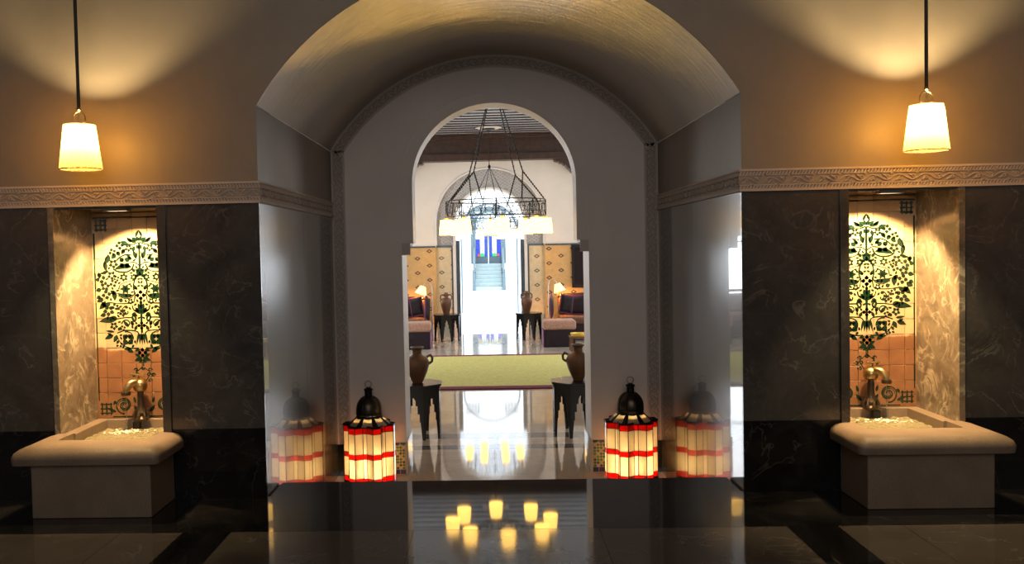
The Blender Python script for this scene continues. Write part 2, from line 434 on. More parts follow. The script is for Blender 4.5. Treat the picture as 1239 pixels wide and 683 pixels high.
# ------------------------------------------------------------------ tile panel design
TS = .0866
def arabesque_half(b, fn, sgn):
    used = []
    def g(x, y, h): used.append((x, y)); return fn(sgn*x, y, h)
    C = lambda x, y: (x/1448, 1.44-(y-205)/1448)
    def lf(x, y, x2, y2, w, bend=0):
        a, c = C(x, y), C(x2, y2)
        leaf2(b, a[0], a[1], math.hypot(c[0]-a[0], c[1]-a[1])*1.12, w*1.5/1448, math.atan2(c[1]-a[1], c[0]-a[0])-bend/2, g, .0016, bend)
    def fl_(x, y, r, n, rot=0.4):
        for k in range(n):
            a = rot+2*PI*k/n; lf(x+r*.22*math.cos(a), y+r*.22*math.sin(a), x+r*math.cos(a), y+r*math.sin(a), r*(1.55/n+.17))
    def st(pts, w=7):
        P = [C(*p) for p in pts]
        q = []
        for i in range(len(P)-1):      # Catmull-Rom
            p0 = P[max(i-1, 0)]; p1 = P[i]; p2 = P[i+1]; p3 = P[min(i+2, len(P)-1)]
            for k in range(6):
                t = k/6
                q.append(tuple(.5*(2*p1[j]+(p2[j]-p0[j])*t+(2*p0[j]-5*p1[j]+4*p2[j]-p3[j])*t*t+(-p0[j]+3*p1[j]-3*p2[j]+p3[j])*t**3) for j in (0, 1)))
        q.append(P[-1]); ribbon(b, q, w*1.7/1448, .0016, g)
    def sp(x, y, r, a0, t, s_, w=8):
        c = C(x, y); ribbon(b, spiral(c[0], c[1], r/1448, a0, t, 14, s_), w*1.6/1448, .0016, g)
    # crown finial
    lf(0, 292, 24, 250, 16, -.3); lf(26, 255, 2, 205, 15, .3); lf(10, 290, 60, 262, 20); lf(20, 300, 88, 270, 18, .5)
    lf(60, 300, 100, 262, 22); lf(92, 312, 150, 292, 26, .5); lf(0, 330, 22, 350, 26)
    st([(3, 300), (3, 420), (2, 540)], 8); st([(8, 300), (50, 318), (100, 318), (150, 330)], 6)
    fl_(90, 348, 32, 5); fl_(165, 325, 36, 4, .1); lf(120, 352, 150, 395, 24); lf(40, 330, 52, 380, 20)
    fl_(228, 378, 32, 4); lf(190, 372, 168, 410, 24); lf(200, 395, 232, 430, 26)
    # drop leaf
    lf(28, 440, 52, 372, 22, -.4); lf(28, 440, 18, 380, 10)
    lf(260, 400, 296, 470, 32, .7); lf(296, 455, 280, 525, 26, -.5); st([(262, 400), (292, 450), (300, 510), (270, 545)], 8)
    fl_(128, 468, 52, 4, .78); fl_(222, 478, 40, 5); lf(70, 448, 92, 420, 18); lf(70, 440, 110, 400, 16)
    lf(66, 508, 205, 530, 30, -1.0); st([(48, 480), (70, 525), (120, 548), (190, 542), (225, 520)], 8)
    st([(60, 410), (110, 402), (160, 420), (195, 450)], 7); st([(0, 500), (40, 470), (90, 470)], 6)
    lf(0, 585, 34, 530, 26, -.5); lf(22, 545, 5, 515, 14); lf(40, 550, 66, 520, 18); lf(10, 590, 50, 570, 14)
    fl_(240, 575, 38, 5); st([(270, 545), (330, 555), (350, 600)], 8); fl_(335, 600, 42, 4, .3); lf(350, 585, 348, 550, 20)
    fl_(138, 592, 36, 6); fl_(55, 592, 30, 6); fl_(200, 600, 26, 4); lf(280, 540, 320, 560, 20)
    fl_(298, 665, 40, 5, .8); fl_(228, 640, 34, 4); lf(330, 690, 375, 700, 26); lf(252, 700, 218, 735, 22)
    st([(0, 560), (45, 610), (60, 680), (45, 730)], 8); st([(60, 620), (110, 630), (165, 650), (185, 690)], 7)
    for k in range(6): lf(128, 690, 128+42*math.cos(k*PI/3), 690+42*math.sin(k*PI/3), 17)
    fl_(0, 745, 42, 4, 0); st([(4, 790), (4, 1060)], 7); lf(28, 700, 60, 655, 18)
    lf(62, 740, 190, 722, 26, .9); st([(50, 720), (75, 760), (130, 772), (190, 745)], 7); lf(230, 700, 222, 780, 30, .4)
    lf(150, 790, 186, 780, 24); fl_(88, 795, 26, 5); st([(45, 730), (60, 800), (110, 812), (190, 812), (270, 800)], 6)
    fl_(290, 735, 40, 4, .2); lf(320, 760, 368, 790, 30, .5); lf(300, 790, 350, 850, 30, .5); lf(262, 800, 300, 835, 26); lf(340, 745, 372, 765, 22)
    fl_(275, 870, 48, 5, .2); lf(300, 900, 345, 912, 24); fl_(218, 838, 30, 4); lf(300, 840, 330, 800, 22)
    lf(0, 890, 45, 850, 24, .4); lf(0, 860, 24, 820, 24); lf(14, 880, 60, 868, 16); st([(10, 900), (60, 870), (75, 830)], 7)
    sp(125, 880, 46, PI/2, .8, -1); fl_(155, 890, 34, 5); lf(110, 850, 140, 835, 18); lf(180, 860, 205, 850, 18)
    sp(50, 925, 36, -PI/2, .7, 1, 12); sp(70, 950, 34, PI/2, .6, 1, 10); lf(40, 900, 78, 905, 22)
    lf(210, 950, 345, 962, 36, -.5); lf(205, 935, 260, 925, 22); st([(80, 930), (150, 932), (220, 945)], 6)
    fl_(0, 1000, 36, 4, 0); sp(125, 985, 44, 0, .8, 1); lf(110, 1010, 150, 960, 20); lf(70, 1000, 90, 960, 18); fl_(160, 1020, 26, 4)
    fl_(235, 1000, 34, 5); lf(230, 1050, 300, 1040, 14); lf(200, 1040, 180, 1010, 18)
    lf(60, 1040, 40, 1000, 18); st([(20, 1090), (40, 1050), (90, 1040), (150, 1040), (210, 1060)], 7)
    for k in range(4):
        a = PI/4+k*PI/2; lf(120+8*math.cos(a), 1115+8*math.sin(a), 120+52*math.cos(a), 1115+52*math.sin(a), 36)
    sp(120, 1115, 70, 1.2, .7, 1, 8); lf(12, 1060, 20, 1150, 14); lf(28, 1060, 44, 1150, 12); lf(0, 1050, 0, 1160, 10)
    lf(212, 1075, 240, 1130, 26, .4); lf(240, 1075, 310, 1105, 26); lf(255, 1080, 290, 1060, 16); lf(200, 1120, 215, 1150, 16)
    fl_(168, 1165, 26, 4); lf(200, 1160, 222, 1172, 12); lf(70, 1160, 88, 1185, 14)
    lf(130, 1195, 84, 1225, 24, .4); lf(100, 1190, 150, 1195, 20); st([(30, 1190), (90, 1190), (170, 1160), (205, 1100)], 7)
    fl_(0, 1228, 38, 4, 0); lf(20, 1200, 60, 1210, 18); lf(20, 1260, 60, 1240, 18); lf(5, 1265, 62, 1290, 24, .4); lf(0, 1290, 30, 1310, 14); st([(6, 1280), (6, 1345)], 7)
    # small sprigs filling the crown
    rr_ = random.Random(9)
    def outline(z):      # half width of the crown at height z
        pts = [(1.40, .02), (1.37, .09), (1.33, .14), (1.27, .19), (1.20, .215), (1.12, .24), (1.02, .245), (.95, .225), (.88, .20), (.83, .17), (.79, .10), (.765, .05)]
        for (z0, w0), (z1, w1) in zip(pts, pts[1:]):
            if z0 >= z >= z1: return w0+(w1-w0)*(z0-z)/(z0-z1)
        return 0
    for j in range(60):
        for i in range(22):
            x = .004+i*.0115+(.005 if j % 2 else 0); z = 1.39-j*.0108
            if x < outline(z)-.012 and min(math.hypot(x-u, z-v) for u, v in used) > .0088:
                a = rr_.choice([.6, 1.0, 2.2, 2.6, -.7]); leaf2(b, x-.010*math.cos(a), z-.010*math.sin(a), .022, .012, a, g, .0016, .7, 4)
    # knotted foot
    for (x, y) in ((0, 1365), (52, 1375), (78, 1420), (50, 1465), (40, 1415)):
        for k in range(2): sp(x+(6 if x else 0), y, 20-8*k, k, .95, 1, 6)
    st([(0, 1345), (30, 1370), (60, 1400), (40, 1440), (20, 1470)], 6)
    # running scroll along the foot and corner knots
    c0 = (.118, .428)
    ribbon(b, spiral(c0[0], c0[1], .052, -PI/2, 1.7, 30, 1), .011, .0016, g)
    ribbon(b, spiral(c0[0], c0[1], .036, 0, 1.2, 20, 1), .006, .0016, g)
    leaf2(b, .03, .39, .05, .02, .6, g, .0016, .6); leaf2(b, .165, .39, .045, .018, .3, g, .0016); leaf2(b, .05, .44, .04, .016, 1.3, g, .0016)
    leaf2(b, .165, .455, .03, .018, -1.0, g, .0016)
    for (kx, kz) in ((.222, .408), (.222, 1.475)):
        for i in (-1, 0, 1):
            d = i*.026
            ribbon(b, [(kx-.036, kz+d), (kx+.036, kz+d)], .011, .0016, g); ribbon(b, [(kx+d, kz-.036), (kx+d, kz+.036)], .011, .0022, g)
    ribbon(b, [(.264, .455), (.264, 1.43)], .010, .0016, g)
    ribbon(b, [(0, 1.519), (.27, 1.519)], .012, .0016, g); ribbon(b, [(0, .362), (.185, .362)], .009, .0016, g)

# ------------------------------------------------------------------ front walls, one each side of the arch
def side(s):
    nm = 'left' if s < 0 else 'right'
    wl = struct('wall_'+nm, f'{nm} front wall with dark marble dado, carved band and fountain niche')
    b = MB()
    b.box(1.263, 1.775, .013, L, ZI, 1.56)
    b.box(1.775, 2.38, .487, L, -.1, 1.56)
    b.box(2.38, 3.7, .013, L, -.1, 1.56)
    b.box(1.252, 3.7, .0, L, 1.56, ZS)
    b.build('wall_core', 'plaster', wl, mx=s)
    # upper plaster face with curved edge of the vault
    b = MB(); n = 24; pts = []
    a0 = math.acos(W/RV)
    for i in range(n+1):
        a = a0+(PI/2-a0)*i/n; pts.append((RV*math.cos(a), ZV+RV*math.sin(a)))
    pts[0] = (W, ZS)
    outer = []
    for i in range(n+1):
        t = i/n; outer.append((3.7, ZS) if i == 0 else ((3.7, ZS+(TOP-ZS)*t*2) if t <= .5 else (3.7*(1-(t-.5)*2), TOP)))
    v = [(x, 0, z) for x, z in pts]+[(x, 0, z) for x, z in outer]
    v += [(x, .3, z) for x, z in pts]+[(x, .3, z) for x, z in outer]
    k = n+1
    f = [(i, i+1, k+i+1, k+i) for i in range(n)]+[(2*k+i, 3*k+i, 3*k+i+1, 2*k+i+1) for i in range(n)]
    b.add(v, f); b.build('upper_wall', 'plaster', wl, mx=s)
    # marble slabs
    def sl(name, x0, x1, y0, y1, z0, z1, mat='dado'):
        b = MB(); b.box(x0, x1, y0, y1, z0, z1); return b.build(name, mat, wl, mx=s, bevel=.0015)
    sl('dado_slab', W, 1.7475, 0, .013, .371, 1.5605)
    sl('dado_slab', 2.3765, 3.0, 0, .013, .371, 1.5605); sl('dado_slab', 3.0015, 3.7, 0, .013, .371, 1.5605)
    sl('plinth_slab', W, 1.7475, 0, .013, .0, .37, 'black'); sl('plinth_slab', 2.3765, 3.7, 0, .013, 0, .37, 'black')
    sl('side_slab', W, 1.262, .0135, 1.15, ZI, 1.5605); sl('side_slab', W, 1.262, 1.1515, L-.001, ZI, 1.5605)
    sl('pilaster_slab', 1.748, 1.793, -.010, .47, .30, 1.572); sl('pilaster_slab', 2.345, 2.376, -.010, .47, .30, 1.572, 'reveal')
    sl('lintel_slab', 1.793, 2.345, .012, .47, 1.548, 1.56)
    # cornice: front then round into the recess
    g1 = lambda q, t, h: (W+q, -h, t)
    cornice(wl, g1, -.012, 2.45, .127, s)
    g2 = lambda q, t, h: (W-h, q, t)
    cornice(wl, g2, 0, L, .127, s)
    # tiled back of the niche
    tp = bpy.data.objects.new('tile_panel', None); col.objects.link(tp); tp.parent = wl
    cx = 2.07
    b = MB(); b.box(1.79, 2.35, .474, .487, .30, 1.55); b.build('mortar', 'grout', tp, mx=s)
    xs = [-.277, -.222+0*TS]+[-.222+TS*i for i in range(1, 6)]+[.277]
    zs = [.352, .4155]+[.4155+TS*i for i in range(1, 13)]+[1.546]
    rnd = random.Random(3)
    for i in range(len(xs)-1):
        for j in range(len(zs)-1):
            e = rnd.uniform(-.0008, .0008)
            b = MB(); g = .0011
            b.bbox(xs[i]+g, xs[i+1]-g, -.006+e, .004, zs[j]+g, zs[j+1]-g, .0015)
            b.build('tile', 'tile', tp, loc=(cx*s, .47, 0), mx=s)
    b = MB()
    fn = lambda x, y, h: (cx+x, .4638+.0008-h, y)
    arabesque_half(b, fn, 1); arabesque_half(b, fn, -1)
    b.build('painted_tree', 'glaze', tp, mx=s)
    # lamp let into the niche soffit
    d = thing('recessed_downlight', f'small glowing square downlight in the top of the {nm} fountain niche', 'downlight', (2.05*s, .115, 1.548), 'niche downlights')
    b = MB(); b.box(-.05, .05, -.025, .025, -.006, .0); b.build('lens', 'downlight', d)
    b = MB()
    for q in ((-.06, -.05, -.035, .035), (.05, .06, -.035, .035), (-.05, .05, -.035, -.025), (-.05, .05, .025, .035)): b.box(q[0], q[1], q[2], q[3], -.009, 0)
    b.build('frame', 'steel', d)
    light('niche_spot', 'SPOT', (2.04*s, .115, 1.535), 150, (1, .62, .27), .016, (math.radians(25), 0, 0), None, math.radians(106), .35)
side(-1); side(1)

# vault
vt = struct('ceiling', 'polished golden plaster vault over the recess')
b = MB(); n = 56; a0 = math.acos(W/RV); v = []; f = []; ny = 10
for j in range(ny+1):
    for i in range(n+1):
        a = a0+(PI-2*a0)*i/n; v.append((RV*math.cos(a), L*j/ny, ZV+RV*math.sin(a)))
for j in range(ny):
    for i in range(n): q = j*(n+1)+i; f.append((q, q+1, q+n+2, q+n+1))
b.add(v, f); b.build('vault', 'vault', vt, smooth='all')

# ------------------------------------------------------------------ wall with the inner arch
wb = struct('wall_back', 'grey plaster wall around the inner arched opening')
def opening():
    p = [(-.718, ZI), (-.718, 1.255), (-.700, 1.258), (-.699, 1.275), (-.692, 1.30), (-.676, 1.318), (-.655, 1.328), (-.652, 1.345), (-.628, 1.348), (-.628, 1.80)]
    # slightly stilted round arch
    for i in range(1, 32):
        a = PI-PI*i/32; p.append((.628*math.cos(a), 1.80+.605*math.sin(a)))
    return p+[(-x, z) for x, z in p[:10][::-1]]
op = opening()
out = []
for i, (x, z) in enumerate(op):
    if i <= 9: out.append((-3.3, z if i else ZI))
    elif i >= len(op)-10: out.append((3.3, z))
    else:
        k = (i-9)/32
        out.append((-3.3, 1.8+(TOP-1.8)*k*4) if k <= .25 else ((3.3, 1.8+(TOP-1.8)*(1-k)*4) if k >= .75 else (-3.3+6.6*(k-.25)*2, TOP)))
n = len(op); TH = .27
b = MB()
b.add([(x, L, z) for x, z in op]+[(x, L, z) for x, z in out], [(i, i+1, n+i+1, n+i) for i in range(n-1)]); b.build('front_face', 'face', wb)
b = MB(); b.add([(x, L+TH, z) for x, z in op]+[(x, L+TH, z) for x, z in out], [(i, n+i, n+i+1, i+1) for i in range(n-1)]); b.build('hall_face', 'white', wb)
b = MB(); b.add([(x, L, z) for x, z in op]+[(x, L+TH, z) for x, z in op], [(i, i+1, n+i+1, n+i) for i in range(n-1)]); b.build('intrados', 'jamb', wb, smooth=True)
# raised moulding round the arch (upper part) with a carved stop at the corbel
b = MB(); prof = []
for i in range(41):
    if i < 4: prof.append(((-.628, 1.348+.452*i/4), (-.716, 1.348+.452*i/4)))
    elif i > 36: prof.append(((.628, 1.348+.452*(40-i)/4), (.716, 1.348+.452*(40-i)/4)))
    else:
        a = PI-PI*(i-4)/32; prof.append(((.628*math.cos(a), 1.8+.605*math.sin(a)), (.716*math.cos(a), 1.8+.693*math.sin(a))))
v = []
for (i_, o_) in prof:
    v += [(i_[0], L+.002, i_[1]), (i_[0], L-.010, i_[1]), (o_[0], L-.010, o_[1]), (o_[0], L+.002, o_[1])]
f = []
for i in range(40):
    a = 4*i
    for k in range(3): f.append((a+k, a+k+1, a+k+5, a+k+4))
b.add(v, f+[(0, 1, 2, 3), (160, 161, 162, 163)]); b.build('arch_moulding', 'face', wb)
# thin raised outer bead
b = MB(); pts = []
for i_, o_ in prof: pts.append((o_[0], L-.010, o_[1]))
b.tube(pts, .004, 6); b.build('arch_bead', 'white', wb)
for s in (-1, 1):
    b = MB(); b.box(.652, .716, L-.014, L+.002, 1.255, 1.345); b.build('corbel_block', 'carved', wb, mx=s)
    # carved upright band
    b = MB(); b.box(1.148, 1.156, L-.014, L, ZI, 2.07); b.box(1.238, 1.2495, L-.014, L, ZI+.25, 2.07); b.build('band_fillet', 'carved', wb, mx=s)
    b = MB(); b.box(1.156, 1.2385, L-.004, L, ZI, 2.07); b.build('band_ground', 'carved_bg', wb, mx=s)
    b = MB(); fn = lambda q, t, h: (t, L-.004-h, q)
    vine(b, ZI+.27, 2.06, 1.166, 1.228, fn, .009, .12); rope(b, ZI+.27, 2.05, 1.157, 1.165, fn, .006, .014); rope(b, ZI+.27, 2.05, 1.229, 1.237, fn, .006, .014)
    stuff(b.build('band_carving', 'carved', wb, mx=s))
    # dark plinth and mosaic foot
    b = MB(); b.box(1.146, 1.2495, L-.022, L, ZI, ZI+.245); b.build('corner_plinth', 'black', wb, mx=s, bevel=.002)
    b = MB(); b.box(.722, 1.144, L-.006, L, ZI, ZI+.25); b.build('mosaic_bed', 'grout', wb, mx=s)
    b = MB(); q = .0235; x0 = .740; z0 = ZI+.052
    for i in range(17):
        for j in range(9):
            cx = x0+q*i; cz = z0+q*j*.98; c = [0, 1, 2, 1][(i+j) % 4] if (i-j) % 2 == 0 else [2, 0, 0, 3][(i*3+j) % 4]
            r = q*.46
            b.prism([(cx-r, cz), (cx, cz-r), (cx+r, cz), (cx, cz+r)], lambda a, c_: (a, L-.010, c_), lambda a, c_: (a, L-.005, c_), c)
            r2 = q*.16
            b.prism([(cx+q/2-r2, cz+q/2-r2), (cx+q/2+r2, cz+q/2-r2), (cx+q/2+r2, cz+q/2+r2), (cx+q/2-r2, cz+q/2+r2)], lambda a, c_: (a, L-.009, c_), lambda a, c_: (a, L-.005, c_), 1)
    stuff(b.build('mosaic', ['zg', 'zy', 'zb', 'zw'], wb, mx=s))
    for i in range(9):
        for z0, hh in ((ZI+.006, .034), (ZI+.236, .016)):
            b = MB(); b.bbox(.724+i*.0465, .724+i*.0465+.042, L-.011, L-.004, z0, z0+hh, .0015); b.build('border_tile', 'zb' if i % 3 != 2 else 'zw', wb, mx=s)
    b = MB(); b.box(.718, 1.0, L+TH+.001, L+.43, ZI, 1.30); b.build('jamb_return', 'jamb', wb, mx=s)
    # jamb skirting of white marble
    b = MB(); b.box(.706, .7175, L+.002, L+.43, ZI, ZI+.26); b.build('jamb_skirting', 'hallfloor', wb, mx=s)
# carved band following the vault
def arcband():
    a0 = math.acos(W/RV); 
    s1 = RV*(PI-2*a0)
    def fn(q, t, h): 
        a = a0+q/RV; r = RV-t
        x = r*math.cos(a); z = ZV+r*math.sin(a); return (x, L-.004-h, z)
    b = MB(); seg = 48
    for t0, t1, h in ((.0, .010, .010), (.082, .092, .010)):
        for i in range(seg):
            q0, q1 = s1*i/seg, s1*(i+1)/seg
            qs = [(q0, t0), (q1, t0), (q1, t1), (q0, t1)]
            b.add([fn(x, y, -.003) for x, y in qs]+[fn(x, y, h) for x, y in qs], [(4,5,6,7), (0,1,5,4), (2,3,7,6)])
    b.build('vault_band_fillet', 'carved', wb)
    b = MB()
    for i in range(seg):
        q0, q1 = s1*i/seg, s1*(i+1)/seg
        b.add([fn(q0, 0, 0), fn(q1, 0, 0), fn(q1, .09, 0), fn(q0, .09, 0)], [(0, 1, 2, 3)])
    b.build('vault_band_ground', 'carved_bg', wb)
    b = MB(); vine(b, .02, s1-.02, .020, .072, fn, .009, .12); rope(b, 0, s1, .011, .019, fn, .006, .014); rope(b, 0, s1, .073, .081, fn, .006, .014)
    stuff(b.build('vault_band_carving', 'carved', wb))
arcband()

# ------------------------------------------------------------------ foreground room shell
for nm, q in (('wall_near_left', (-3.8, -3.7, -8, .0)), ('wall_near_right', (3.7, 3.8, -8, .0)), ('wall_behind', (-3.8, 3.8, -8.1, -8))):
    b = MB(); b.box(q[0], q[1], q[2], q[3], -.01, TOP); o = b.build(nm, 'plaster'); o['kind'] = 'structure'
b = MB(); b.box(-3.8, 3.8, -8, .3, TOP, TOP+.1); o = b.build('ceiling', 'plaster'); o['kind'] = 'structure'
b = MB(); b.box(-3.8, 3.8, .3, L+TH, TOP, TOP+.1); o = b.build('ceiling', 'plaster'); o['kind'] = 'structure'

# ------------------------------------------------------------------ lower hall shell
HB = 13.4
for s, nm in ((-1, 'wall_hall_left'), (1, 'wall_hall_right')):
    b = MB(); b.box(3.2, 3.3, L+TH, HB+.5, ZI-.1, 3.8); o = b.build(nm, 'white', mx=s); o['kind'] = 'structure'
ce = struct('ceiling', 'dark slatted wooden ceiling of the lower hall')
b = MB(); b.box(-3.3, 3.3, L+TH, HB+.5, 3.485, 3.6); b.build('ceiling_boards', 'ceilboard', ce)
y = L+TH+.12; k = 0
while y < HB-.25:
    b = MB(); b.box(-3.2, 3.2, y, y+.135, 3.468, 3.485); b.build('ceiling_slat', 'slat', ce, bevel=.004); y += .30
wh = struct('wall_hall_back', 'far wall of the lower hall, white plaster over ochre wallpaper')
def archpts(hw, zs_, rise, z0, n=24):
    return [(-hw, z0)]+[(hw*math.cos(PI-PI*i/n), zs_+rise*math.sin(PI-PI*i/n)) for i in range(n+1)]+[(hw, z0)]
def arch_face(b, inner, y, x0, x1, z1, z0):
    n = len(inner); o = []
    for i, (x, z) in enumerate(inner):
        if i == 0: o.append((x0, z0))
        elif i == n-1: o.append((x1, z0))
        else:
            k = (i-1)/(n-3); zs_ = inner[1][1]
            o.append((x0, zs_+(z1-zs_)*k*4) if k <= .25 else ((x1, zs_+(z1-zs_)*(1-k)*4) if k >= .75 else (x0+(x1-x0)*(k-.25)*2, z1)))
    b.add([(x, y, z) for x, z in inner]+[(x, y, z) for x, z in o], [(i, i+1, n+i+1, n+i) for i in range(n-1)])
def sweep(b, prof, y0, y1):
    n = len(prof); b.add([(x, y0, z) for x, z in prof]+[(x, y1, z) for x, z in prof], [(i, i+1, n+i+1, n+i) for i in range(n-1)])
big = archpts(1.06, 1.81, 1.05, 1.33); small = archpts(.675, 1.80, .65, 1.33)
b = MB(); arch_face(b, big, HB, -3.3, 3.3, 3.6, 1.33); sweep(b, big, HB, HB+.10); b.build('white_wall', 'white', wh)
b = MB(); b.box(-3.3, -1.07, HB, HB+.2, ZI, 1.33); b.box(1.07, 3.3, HB, HB+.2, ZI, 1.33); b.build('ochre_wallpaper', 'paper', wh)
b = MB(); b.box(-1.07, -.735, HB+.09, HB+.2, ZI, 1.33); b.box(.735, 1.07, HB+.09, HB+.2, ZI, 1.33); b.build('daylit_wallpaper', 'paper_daylit', wh)
b = MB(); n_ = len(small)
arch_face(b, small, HB+.10, -1.07, 1.07, 2.95, 1.36); b.build('carved_panel_ground', 'sebka_bg', wh)
b = MB()
tri = [( -1.06, 1.33), (1.06, 1.33)]
rnd = random.Random(5)
for i in range(-11, 12):
    for j in range(0, 16):
        x = i*.092+(.046 if j % 2 else 0); z = 1.43+j*.09
        def inside(x, z, hw, zs_, rise): return (abs(x) < hw and z < zs_) or (z >= zs_ and (x/hw)**2+((z-zs_)/rise)**2 < 1)
        if inside(x, z, 1.01, 1.81, 1.0) and not inside(x, z, .73, 1.80, .71):
            fn = lambda a, c_, h: (x+a, HB+.10-h, z+c_)
            ribbon(b, [(-.04, 0), (0, .043), (.04, 0), (0, -.043), (-.04, 0)], .016, .010, fn)
            if (i+j) % 3 == 0: ribbon(b, spiral(0, 0, .02, 0, .8, 6), .008, .014, fn)
stuff(b.build('carved_panel', 'sebka', wh))
# white mouldings of both arches
for hw, zs_, rise, yy, r in ((1.06, 1.81, 1.05, HB-.005, .022), (.70, 1.80, .675, HB+.085, .028)):
    b = MB(); p_ = archpts(hw, zs_, rise, 1.36); b.tube([(x, yy, z) for x, z in p_], r, 8); b.build('arch_moulding', 'jamb', wh, smooth=True)
# reveal of the doorway + slate frames
b = MB(); dw = archpts(.675, 1.80, .65, ZI); sweep(b, dw, HB+.09, HB+.5); b.build('doorway_reveal', 'white', wh)
b = MB(); dw2 = archpts(.675, 1.80, .65, ZI); arch_face(b, dw2, HB+.5, -3.3, 3.3, 3.9, ZI); b.build('outer_wall', 'court', wh)
for s in (-1, 1):
    b = MB(); b.box(.600, .672, HB+.12, HB+.20, ZI, 1.45); b.build('door_frame', 'slate', wh, mx=s)
    b = MB(); b.box(.676, .735, HB+.055, HB+.20, ZI, 1.36); b.build('door_architrave', 'jamb', wh, mx=s, bevel=.004)
    b = MB(); b.box(1.075, 3.2, HB-.02, HB, 1.32, 1.352); b.build('dado_rail', 'slate', wh, mx=s)
    b = MB(); b.box(.738, 1.06, HB+.07, HB+.09, 1.32, 1.36); b.build('dado_rail', 'ironblue', wh, mx=s)
    b = MB(); b.box(.738, .765, HB+.075, HB+.09, ZI, 1.33); b.build('paper_border', 'slate', wh, mx=s)
    b = MB(); b.box(.76, 1.06, HB+.07, HB+.09, ZI, ZI+.42); b.build('low_panel', 'stepstone', wh, mx=s)
    b = MB(); b.box(1.07, 3.2, HB-.03, HB, ZI, ZI+.15); o = b.build('skirting', 'jamb', wh, mx=s)
# timber frieze on corbels
fz = struct('trim_1', 'dark carved timber frieze on corbels across the far wall')
b = MB(); b.box(-3.2, 3.2, HB-.30, HB, 2.985, 3.12); b.build('lower_beam', 'beam', fz, bevel=.006)
b = MB(); b.box(-3.2, 3.2, HB-.24, HB, 3.12, 3.46); b.build('frieze_board', 'beam', fz)
b = MB(); b.box(-3.2, 3.2, HB-.34, HB, 3.40, 3.47); b.build('upper_beam', 'beam', fz, bevel=.006)
for s in (-1, 1):
    b = MB(); poly = [(1.27, 2.985), (1.27, 2.95), (1.31, 2.93), (1.35, 2.94), (1.38, 2.90), (1.42, 2.90), (1.45, 2.86), (1.49, 2.86), (1.53, 2.80), (1.56, 2.79), (1.60, 2.72), (1.75, 2.72), (1.75, 2.985)]
    b.prism(poly, lambda a, c_: (a, HB-.28, c_), lambda a, c_: (a, HB-.02, c_)); b.build('corbel', 'beam', fz, mx=s)

# ------------------------------------------------------------------ courtyard beyond
cy = struct('floor', 'dazzling white stone courtyard beyond the far doorway')
b = MB(); b.box(-6, 6, HB+.5, 36, ZI-.2, ZI-.002)
b.build('paving', 'court', cy)
wc = struct('wall_courtyard', 'white courtyard walls')
b = MB(); b.box(-6.2, -6, HB+.5, 36, ZI, 4.5); b.box(6, 6.2, HB+.5, 36, ZI, 4.5); b.box(-6, -.75, 35.3, 35.6, ZI, 6); b.box(.75, 6, 35.3, 35.6, ZI, 6); b.box(-.75, .75, 35.3, 35.6, 3.0, 6); b.build('court_wall', 'court', wc)
# free-standing slender iron arch in front
ga = thing('iron_garden_arch', 'thin blue-grey iron arch standing in the white courtyard outside the doorway', 'arch', (0, 20, ZI))
b = MB(); b.tube([(x, 0, z-ZI) for x, z in archpts(.745, 1.74, .72, ZI)], .022, 8); b.build('arch_rail', 'ironblue', ga)
for s in (-1, 1):
    b = MB()
    for i in range(4):
        for j in range(3):
            cx, cz = s*(.40+i*.085), 2.02+j*.09-ZI; b.tube([(cx+.046*math.cos(k*PI/3), 0, cz+.046*math.sin(k*PI/3)) for k in range(6)], .007, 4, True)
    for z_ in (1.975, 2.25): b.tube([(s*.36, 0, z_-ZI), (s*.74, 0, z_-ZI)], .012, 4)
    b.tube([(s*.36, 0, 1.975-ZI), (s*.36, 0, 2.25-ZI)], .012, 4)
    stuff(b.build('lattice', 'ironblue', ga))
# staircase
stc = thing('outdoor_staircase', 'pale blue-grey stone steps rising to the stained glass door', 'staircase', (0, 33, ZI))
hs = 1.06/7
for i in range(7):
    b = MB(); b.box(-.56, .56, i*.30, 2.3, i*hs+.002, (i+1)*hs); b.build('step', 'stepstone', stc, bevel=.012)
for s in (-1, 1):
    b = MB(); b.prism([(-.05, 0), (-.05, .55), (2.1, 1.75), (2.1, 0)], lambda a, c_: (.57, a, c_), lambda a, c_: (.66, a, c_)); b.build('parapet', 'ironblue', stc, mx=s)
    b = MB(); b.box(.55, .68, -.16, -.05, 0, .72); b.lathe([(.05, .72), (.07, .78), (.05, .85), (.0, .9)], 10, (.615, -.105, 0)); b.build('newel_post', 'ironblue', stc, mx=s)
dr = struct('door_1', 'slate double door with coloured glass at the top of the steps')
b = MB(); 
b.box(-.75, -.60, 35.2, 35.4, .60, 3.0); b.box(.60, .75, 35.2, 35.4, .60, 3.0); b.box(-.6, .6, 35.2, 35.4, 2.95, 3.05); b.build('door_surround', 'ironblue', dr)
b = MB(); b.tube([(x, 35.18, z) for x, z in archpts(.58, 2.3, .57, .6)], .05, 8); b.build('door_arch', 'ironblue', dr)
b = MB(); b.box(-.6, .6, 35.32, 35.36, 2.02, 2.98); b.build('fanlight', 'clear', dr)
for s in (-1, 1):
    b = MB(); b.box(.01, .58, 35.26, 35.32, .60, 2.0); o = b.build('door_leaf', 'slate', dr, mx=s)
    rnd = random.Random(11)
    for cx_, cm in ((.11, 'blue'), (.21, 'clear'), (.31, 'clear'), (.42, 'blue'), (.51, 'blue')):
        for j in range(8):
            mm = cm
            if j == 0: mm = 'green_g' if cm == 'clear' else 'red_g' if cx_ == .42 else 'blue'
            if j == 7: mm = rnd.choice(['red_g', 'yellow_g', 'cyan'])
            if cx_ == .51 and j == 6: mm = 'yellow_g'
            b = MB(); b.box(cx_-.042, cx_+.042, 35.245, 35.262, .92+j*.125, .92+j*.125+.115); b.build('glass_pane', mm, o, mx=s)

